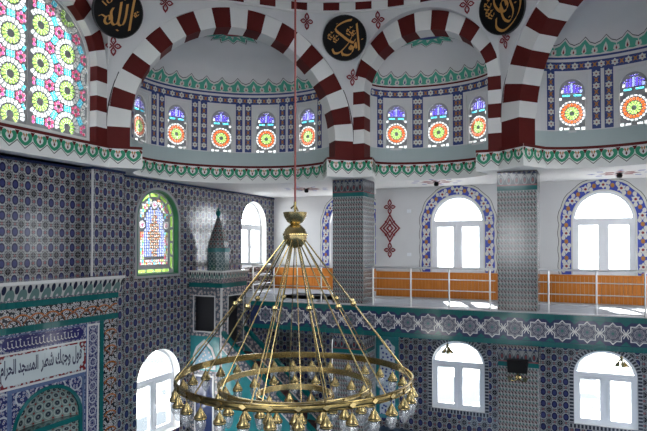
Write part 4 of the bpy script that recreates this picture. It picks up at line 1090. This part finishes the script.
lr = railing(-8.28, -5.98, [-8.25, -7.6, -6.9, -6.2], 'steel railing between the pulpit and the pillar behind the chandelier')
for z, r in RAILZ:
    m = MB(); m.tube([(-8.28, 13.78, z), (-8.28, 14.80, z), (QX + .03, 14.80, z)], r, 10); m.build('return_rail' if z > -.6 else 'bar', steel, lr, smooth=True)
railing(-4.98, -1.82, [-4.78, -3.81, -2.88, -1.94], 'steel railing between the two tiled pillars')
railing(-.89, 6.85, [-.68, .28, 1.2, 2.15, 3.1, 4.05, 5.0, 5.95], 'steel railing beyond the pillar with the wall lamp')
def wains(fr, x0, x1, label):
    t = thing('wainscot', fr((x0 + x1) / 2, GAL, .02), label, 'wood panelling', 'pine panelling along the gallery')
    m = MB(); n = int((x1 - x0) / .10); k = (x1 - x0) / n
    for j in range(n): m.box(fr, x0 + j * k + .003, x0 + (j + 1) * k - .003, GAL + .005, -.80, .0, .03)
    m.build('boards', woodmat, t, uvf=planar(fr, 1, 1), kind='stuff')
    m = MB(); m.box(fr, x0, x1, -.80, -.76, 0, .05); m.build('cap_rail', woodmat, t, uvf=planar(fr, 1, .2))
wains(SF, -5.68, 6.9, 'orange pine panelling under the gallery windows'); wains(CF, QX + .05, -5.75, 'orange pine panelling in the corner bay of the gallery')

# things on the gallery wall
m = MB()
for z, k in ((1.17, .20), (-.12, .20)): motif(m, FR(SF(-5.25, z, 0), SF.ex, SF.ey, SF.ez), .135 * 1.35)
f = FR(SF(-5.25, .53, 0), SF.ex, SF.ey, SF.ez)
for sc_, wd in ((1, .80), (.70, .72), (.36, .45)):
    a, b = .33 * sc_, .45 * sc_; m.flat(f, [(-a, 0), (-a * .45, -b * .42), (0, -b), (a * .45, -b * .42), (a, 0), (a * .45, b * .42), (0, b), (-a * .45, b * .42)], [[(-a * wd, 0), (-a * .45 * wd, -b * .42 * wd), (0, -b * wd), (a * .45 * wd, -b * .42 * wd), (a * wd, 0), (a * .45 * wd, b * .42 * wd), (0, b * wd), (-a * .45 * wd, b * .42 * wd)]], .02)
for k in range(8):
    a = k * PI / 4; x, y = .22 * math.cos(a) * .9, .30 * math.sin(a) * .9; m.flat(f, disc(x, y, .024, 8, .035), (), .021)
for sg in (-1, 1): m.flat(f, [(-.16, sg * .22), (.0, sg * .06), (.16, sg * .22), (.145, sg * .24), (0, sg * .095), (-.145, sg * .24)], (), .021)
m.build('wall_rosette', redline, label='tall red painted rosette on the white wall beside a gallery window', cat='wall ornament')
for z in (.98, -.30):
    m = MB(); m.box(SF, -4.72, -4.60, z, z + .10, 0, .03); m.box(SF, -4.70, -4.62, z + .02, z + .08, .03, .036); m.build('wall_box', pvc, label='small white junction box on the wall ' + ('above' if z > 0 else 'below') + ' the red rosette middle', cat='wall box')
tp = thing('tile_panel', SF(-5.34, -5.13, 0), 'tall teal-framed tile panel on the wall under the gallery', 'tile panel')
m = MB(); m.prism(SF, rect(-5.69, -4.99, -5.13, -2.6), [rect(-5.58, -5.10, -5.02, -2.72)], 0, .03); m.build('frame', turq, tp)
m = MB(); m.box(SF, -5.58, -5.10, -5.02, -2.72, 0, .015); m.build('field', pmat('blue_spray_tile', lambda nt, u, v: mixc(nt, S(nt, vor(nt, u, v, 2, 2).outputs['Distance']).below(.26, .05), (.66, .70, .74), (.05, .07, .28))), tp, uvf=planar(SF, .24, .24))
m = MB(); m.prism(SF, [(-5.58, -2.72), (-5.10, -2.72), (-5.10, -3.0), (-5.2, -2.93), (-5.26, -2.84), (-5.34, -2.78), (-5.42, -2.84), (-5.48, -2.93), (-5.58, -3.0)], (), 0, .022); m.build('arched_head', turq, tp)
m = MB(); m.box(WORLD, -6.02, -5.72, SY + .0, SY + .3, FLOOR, -1.81); m.build('trim_2', plaster, kind='structure', label='white wall end beside the tile panel')

# ceiling lamps with painted rosettes, pendants under the gallery, wall lamp
for j, (x, y) in enumerate(((-7.6, 15.8), (-3.57, 15.5), (.83, 15.4))):
    t = thing('ceiling_lamp', (x, y, CEIL - .12), 'small dark ceiling lamp over the gallery, ' + ['in the corner bay', 'between the two pillars', 'beyond the pillar with the wall lamp'][j], 'ceiling lamp', 'ceiling lamps of the gallery')
    fr = FR((x, y, CEIL), (1, 0, 0), (0, 1, 0), (0, 0, 1)); m = MB(); m.lathe(fr, [(0, -.12), (.05, -.11), (.07, -.06), (.05, -.02), (.10, 0)], 12); m.build('body', black, t, smooth=True)
    m = MB()
    for k in range(8):
        a = k * PI / 4; ca, sa = math.cos(a), math.sin(a)
        for P, mt, dz in (([(.12, 0), (.3, .1), (.46, 0), (.3, -.1)], 0, -.004), ([(.5, 0), (.6, .08), (.72, 0), (.6, -.08)], 1, -.004)):
            m.face([fr(px * ca - py * sa, px * sa + py * ca, dz) for px, py in P], mt)
    m.build('painted_rosette', [redline, bluebright], t)
    if j == 0: continue
    for zz in (0,):
        xx, yy = (-3.29, 15.5) if j == 1 else (.83, 15.4)
        t = thing('pendant_lamp', (xx, yy, -2.86), 'small brass flower pendant before the window ' + ('beside the tile panel' if j == 1 else 'beyond the pillar'), 'pendant lamp', 'brass pendants under the gallery')
        fr = FR((xx, yy, 0), (1, 0, 0), (0, 1, 0), (0, 0, 1)); m = MB(); m.tube([(xx, yy, -1.80), (xx, yy, -2.62)], .008, 6); m.build('cord', dark, t)
        m = MB(); m.lathe(fr, [(0, -2.58), (.035, -2.62), (.03, -2.70), (.015, -2.72)], 10); m.build('cap', brass, t, smooth=True)
        for k in range(5):
            a = 2 * PI * k / 5; f2 = FR((xx + .05 * math.cos(a), yy + .05 * math.sin(a), -2.70), (1, 0, 0), (0, 1, 0), (.5 * math.cos(a), .5 * math.sin(a), -1)); m = MB(); m.lathe(f2, [(.012, -.02), (.022, .05), (.045, .13), (.05, .15)], 8); m.build('petal_shade', brass, t, smooth=True)
PF = FR((0, 13.96, 0), (1, 0, 0), (0, 0, 1), (0, -1, 0))
sp = thing('wall_speaker', PF(-1.35, -2.86, .01), 'black speaker box on the tiled pillar above the brass lamp', 'speaker')
m = MB(); m.prism(PF, [(-1.56, -2.86), (-1.14, -2.86), (-1.13, -2.58), (-1.57, -2.58)], (), .012, .22); m.build('cabinet', black, sp)
m = MB(); m.box(PF, -1.54, -1.16, -2.84, -2.60, .22, .228); m.build('grille', black, sp)
sl = thing('wall_lamp', PF(-1.35, -3.15, .01), 'brass two-armed wall lamp on the tiled pillar below the black box', 'wall lamp')
fr = FR(PF(-1.35, -3.0, .02), (1, 0, 0), (0, 0, 1), (0, -1, 0)); m = MB(); m.lathe(fr, [(0, .03), (.045, .025), (.07, .0)], 14); m.build('backplate', brass, sl, smooth=True)
for sg in (-1, 1):
    m = MB(); m.tube([PF(-1.35, -3.0, .04), PF(-1.35 + sg * .06, -3.05, .12), PF(-1.35 + sg * .13, -3.06, .14), PF(-1.35 + sg * .17, -3.0, .15)], .013, 8); m.build('arm', brass, sl, smooth=True)
    f2 = FR(PF(-1.35 + sg * .17, -3.02, .15), (1, 0, 0), (0, -1, 0), (0, 0, 1)); m = MB(); m.lathe(f2, [(0, -.05), (.03, -.03), (.044, .03), (.075, .05), (.0, .06)], 12); m.build('cup', brass, sl, smooth=True)
m = MB(); m.tube([PF(-1.35, -2.98, .05), PF(-1.35, -2.86, .08)], .02, 8); m.build('stem', brass, sl, smooth=True)

# ------------------------------------------------------------------ minbar (pulpit) beside the tile wall
TX0, TX1, TY0, TY1 = QX + .015, -9.02, 13.40, 14.66
mb = thing('minbar', (-8.4, 14.0, FLOOR), 'tiled pulpit with a conical spire and a stair with teal copings', 'pulpit')
LF = FR((0, TY0, 0), (1, 0, 0), (0, 0, 1), (0, -1, 0)); RFm = FR((TX1, 0, 0), (0, 1, 0), (0, 0, 1), (1, 0, 0))
uvp = lambda co: ((co.x + co.y) / .3, co.z / .3)
op = rect(-9.93, -9.25, -2.36, -1.40)
m = MB(); m.prism(LF, rect(TX0, TX1, FLOOR, -.92), [op], -.08, 0); m.prism(RFm, rect(TY0 + .08, TY1, FLOOR, -.92), [rect(13.72, 14.50, -2.75, -1.40)], -.08, 0)
m.box(WORLD, TX0, TX1 - .08, TY1 - .08, TY1, FLOOR, -.92); m.build('tower', pinkmat, mb, uvf=uvp)
m = MB(); m.box(WORLD, TX0 + .02, TX1 - .25, TY0 + .25, TY1 - .1, FLOOR, -1.0); m.build('opening_shade_box', inner_shade, mb)  # solid near-black box paints the shade seen through the tower openings
for nm, fr, P in (('opening_frame', LF, op), ('doorway_frame', RFm, rect(13.72, 14.50, -2.75, -1.40))):
    xs = [p[0] for p in P]; zs_ = [p[1] for p in P]; m = MB(); m.prism(fr, rect(min(xs) - .03, max(xs) + .03, min(zs_) - .03, max(zs_) + .03), [P], 0, .015); m.build(nm, whitetile, mb)
m = MB(); m.box(WORLD, TX0, TX1 + .06, TY0 - .06, TY1 + .02, -.90, -.72); m.build('cornice', cornicemat, mb, uvf=lambda co: ((co.x - co.y) / .16, (co.z + .90) / .18))
m = MB(); m.box(WORLD, TX0, TX1 + .09, TY0 - .09, TY1 + .03, -.72, -.68); m.build('cornice_cap', whitetile, mb)
m = MB(); m.box(WORLD, TX0, TX1 + .03, TY0 - .03, TY1, -1.15, -1.02); m.build('teal_band', teal, mb)
m = MB(); m.box(WORLD, TX0, TX1 + .035, TY0 - .035, TY1, -1.02, -.90); m.build('rose_band', pinkmat, mb, uvf=lambda co: ((co.x + co.y) / .2, co.z / .12))
m = MB(); m.box(LF, TX1 - .035, TX1 + .012, FLOOR, -.92, -.03, .012); m.build('corner_bead', whitetile, mb)
m = MB(); m.box(LF, TX0 + .04, TX1 - .06, -3.45, -2.50, 0, .012); m.build('lower_panel', turq, mb)
m = MB(); m.prism(LF, [(-9.95, -3.40), (-9.2, -3.40), (-9.2, -3.05), (-9.3, -2.8), (-9.57, -2.58), (-9.84, -2.8), (-9.95, -3.05)], [[(-9.88, -3.36), (-9.27, -3.36), (-9.27, -3.06), (-9.35, -2.86), (-9.57, -2.68), (-9.79, -2.86), (-9.88, -3.06)]], .012, .024); m.build('lower_panel_arch', whitetile, mb)
m = MB(); m.prism(LF, [(-9.86, -3.34), (-9.29, -3.34), (-9.29, -3.06), (-9.57, -2.72), (-9.86, -3.06)], (), .012, .02); m.build('lower_panel_field', pmat('sky_blossom_tile', lambda nt, u, v: mixc(nt, S(nt, vor(nt, u, v, 2, 2).outputs['Distance']).below(.25, .05), (.16, .30, .40), (.48, .44, .46))), mb, uvf=planar(LF, .22, .22))
m = MB(); m.box(LF, -9.85, -9.3, FLOOR, -3.62, 0, .014); m.build('lower_door', navy, mb)
m = MB(); m.prism(LF, rect(-9.90, -9.25, FLOOR, -3.57), [rect(-9.85, -9.3, FLOOR + .01, -3.62)], 0, .024); m.build('lower_door_frame', whitetile, mb)
# spire
fr = FR((-9.53, 13.98, 0), (math.cos(.39), math.sin(.39), 0), (-math.sin(.39), math.cos(.39), 0), (0, 0, 1))
def octa(name, prof, mat, us, vs_, sm=False):
    m = MB(); tot = 0
    for (r0, z0_), (r1, z1_) in zip(prof, prof[1:]):
        for k in range(8):
            a, b = PI / 4 * k, PI / 4 * (k + 1); q = [fr(r0 * math.cos(a), r0 * math.sin(a), z0_), fr(r0 * math.cos(b), r0 * math.sin(b), z0_), fr(r1 * math.cos(b), r1 * math.sin(b), z1_), fr(r1 * math.cos(a), r1 * math.sin(a), z1_)]
            m.face(q, 0, [(k * us, z0_ * vs_), ((k + 1) * us, z0_ * vs_), ((k + 1) * us, z1_ * vs_), (k * us, z1_ * vs_)])
    m.build(name, mat, mb)
tealpat = pmat('teal_lattice_tile', lambda nt, u, v: mixc(nt, ((u.frac() - .5).abs() + (v.frac() - .5).abs() - .42).abs().below(.08, .04), (.006, .045, .052), (.20, .25, .25)))
conepat = pmat('spire_blossom_tile', lambda nt, u, v: mixc(nt, hyp(u.frac() - .5, v.frac() - .5).below(.27, .05), mixc(nt, (hyp(u.frac() - .5, v.frac() - .5) - .38).abs().below(.06, .04), (.02, .035, .04), (.22, .24, .24)), (.10, .025, .025)))
octa('spire_base', [(.325, -.68), (.325, -.16)], tealpat, 2, 7); octa('spire_collar', [(.34, -.17), (.34, -.06), (.31, -.05)], teal, 1, 4)
octa('spire_cone', [(.31, -.06), (.285, .12), (.05, .80)], conepat, 2, 8)
f2 = FR((-9.53, 13.98, 0), (1, 0, 0), (0, 1, 0), (0, 0, 1)); m = MB(); m.lathe(f2, [(.044, .79), (.03, .84), (.06, .88), (.085, .94), (.06, 1.0), (.025, 1.03), (.035, 1.06), (.012, 1.10), (.0, 1.18)], 14); m.build('finial', teal, mb, smooth=True)
# stair flight
SL = .85; X0s, Zs = TX1 + .015, -2.43
def sz(x): return Zs - SL * (x - X0s)
XE = X0s + (Zs - FLOOR - .25) / SL
for y0 in (TY0, TY1 - .10):
    f = FR((0, y0 + .10, 0), (1, 0, 0), (0, 0, 1), (0, -1, 0))
    m = MB(); m.prism(f, [(X0s, sz(X0s)), (X0s, FLOOR), (XE, FLOOR), (XE, sz(XE))], (), 0, .10); m.build('stair_side', turq, mb)
    m = MB(); m.prism(f, [(X0s, sz(X0s) + .10), (X0s, sz(X0s) - .0), (XE, sz(XE) - .0), (XE, sz(XE) + .10)], (), -.03, .13); m.build('coping', teal, mb)
    m = MB(); m.prism(f, [(X0s, sz(X0s)), (X0s, sz(X0s) - .34), (XE, sz(XE) - .30), (XE, sz(XE))], (), .10, .115); m.build('rose_strip', pinkmat, mb, uvf=uvp)
    m = MB(); m.prism(f, [(X0s, sz(X0s) - .34), (X0s, sz(X0s) - .38), (XE, sz(XE) - .34), (XE, sz(XE) - .30)], (), .10, .12); m.build('strip_bead', whitetile, mb)
m = MB()
ns = 11
for k in range(ns):
    xa = X0s + (XE - X0s) * k / ns; xb = X0s + (XE - X0s) * (k + 1) / ns; m = MB(); m.box(WORLD, xa, xb, TY0 + .10, TY1 - .10, FLOOR, max(FLOOR + .1, sz(xb) - .38)); m.build('step', simple('stair_carpet', (.05, .012, .014), .95) if k == 0 else MATS['stair_carpet'], mb)

# ------------------------------------------------------------------ chandelier
CX, CYc = -3.90, 7.72
ch = thing('chandelier', (CX, CYc, -2.6), 'large brass chandelier of three tiered rings with glass lamps, hanging from a red rod', 'chandelier')
cf = FR((CX, CYc, 0), (1, 0, 0), (0, 1, 0), (0, 0, 1))
m = MB(); m.tube([(CX, CYc, .62), (CX, CYc, RING_Z + 5.4)], .016, 8); m.build('red_rod', redrod, ch, smooth=True)
m = MB(); m.tube([(CX, CYc, .48), (CX, CYc, .66)], .02, 8); m.tube([(CX - .07, CYc, .56), (CX, CYc, .62), (CX + .05, CYc, .52)], .012, 6); m.build('hook', brassdark, ch, smooth=True)
m = MB(); m.lathe(cf, [(0, .40), (.10, .36), (.06, .345), (.06, .325), (.07, .325), (.12, .36), (.165, .44), (.18, .50), (.165, .505), (.13, .45), (.0, .42)], 24); m.build('cup', brass, ch, smooth=True)
m = MB(); m.lathe(cf, [(.05, .33), (.09, .31), (.15, .25), (.175, .19), (.19, .18), (.19, .165), (.178, .155), (.175, .12), (.15, .05), (.10, -.01), (.03, -.03), (0, -.03)], 28); m.build('hub', brass, ch, smooth=True)
RG = [(1.72, -1.98, .10, 32), (1.12, -2.10, .085, 20), (.56, -2.26, .085, 10)]
m = MB(); m.prism(WORLD, [(-.05, 0), (0, -.035), (.05, 0), (0, .035)], (), 0, .012); boss_me = m.mesh('cast_boss', brass)
for R_, z, h, n in RG:
    m = MB(); N = 96
    for k in range(N):
        a, b = 2 * PI * k / N, 2 * PI * (k + 1) / N; prof = [(R_ - .012, z), (R_ + .012, z), (R_ + .02, z + h * .12), (R_ + .008, z + h * .25), (R_ + .014, z + h * .5), (R_ + .008, z + h * .75), (R_ + .02, z + h * .88), (R_ + .012, z + h), (R_ - .012, z + h), (R_ - .012, z)]
        for (r0, q0), (r1, q1) in zip(prof, prof[1:]): m.face([cf(r0 * math.cos(a), r0 * math.sin(a), q0), cf(r0 * math.cos(b), r0 * math.sin(b), q0), cf(r1 * math.cos(b), r1 * math.sin(b), q1), cf(r1 * math.cos(a), r1 * math.sin(a), q1)])
    rg = m.build('ring', brassdark if R_ > 1.5 else brass, ch, smooth=True)
    for k in range(n):
        a = 2 * PI * (k + .5) / n; d = Vector((math.cos(a), math.sin(a), 0)); put('cast_boss', boss_me, rg, FR(cf(R_ * d.x, R_ * d.y, z + h / 2) + d * .012, (-d.y, d.x, 0), (0, 0, 1), d))
knot = MB(); knot.lathe(WORLD, [(0, -.045), (.03, -.035), (.045, 0), (.03, .035), (0, .045)], 12); knot_me = knot.mesh('knot', brass, smooth=True)
for k in range(12):
    a = 2 * PI * (k + .3) / 12; top = Vector(cf(.15 * math.cos(a), .15 * math.sin(a), .10)); bot = Vector(cf(1.72 * math.cos(a), 1.72 * math.sin(a), -1.89))
    m = MB(); m.tube([top, bot], .0098, 6); rd = m.build('rod', brass, ch, smooth=True)
    p = top.lerp(bot, .47); put('knot', knot_me, rd, FR(p, (1, 0, 0), (0, 1, 0), (0, 0, 1)))
for k in range(8):
    a = 2 * PI * (k + .1) / 8; m = MB(); m.tube([cf(.10 * math.cos(a), .10 * math.sin(a), .0), cf(1.12 * math.cos(a), 1.12 * math.sin(a), -2.02)], .009, 6); m.build('rod', brass, ch, smooth=True)
for k in range(4):
    a = 2 * PI * (k + .4) / 4; m = MB(); m.tube([cf(.06 * math.cos(a), .06 * math.sin(a), -.02), cf(.56 * math.cos(a), .56 * math.sin(a), -2.18)], .008, 6); m.build('rod', brass, ch, smooth=True)
m = MB(); m.lathe(WORLD, [(.006, .055), (.006, .01), (.014, .004), (.03, -.025), (.048, -.055), (.066, -.09), (.080, -.105), (.076, -.115), (.082, -.126), (.076, -.14), (.044, -.142)], 14); m.lathe(WORLD, [(.0, .062), (.011, .055), (.006, .045)], 8); cap_me = m.mesh('lamp_cap', brass, smooth=True)
m = MB(); m.lathe(WORLD, [(.056, -.135), (.070, -.165), (.072, -.20), (.058, -.255), (.040, -.295), (.020, -.315), (.0, -.325)], 14); globe_me = m.mesh('globe', bulb, smooth=True)
m = MB(); m.lathe(WORLD, [(.0, -.14), (.016, -.145), (.018, -.20), (.012, -.235), (.0, -.245)], 8); core_me = m.mesh('bulb', simple('frosted_bulb', (.75, .75, .76), .4), smooth=True)
for R_, z, h, n in RG:
    for k in range(n):
        a = 2 * PI * (k + .5) / n; fr = FR(cf(R_ * math.cos(a), R_ * math.sin(a), z - .058), (1, 0, 0), (0, 1, 0), (0, 0, 1))
        lm = put('lamp', cap_me, ch, fr); put('globe', globe_me, lm, fr); put('bulb', core_me, lm, fr)

# lift everything so that the floor lies at height zero
for o in list(COL.objects):
    if o.parent is None: o.location.z += EYE
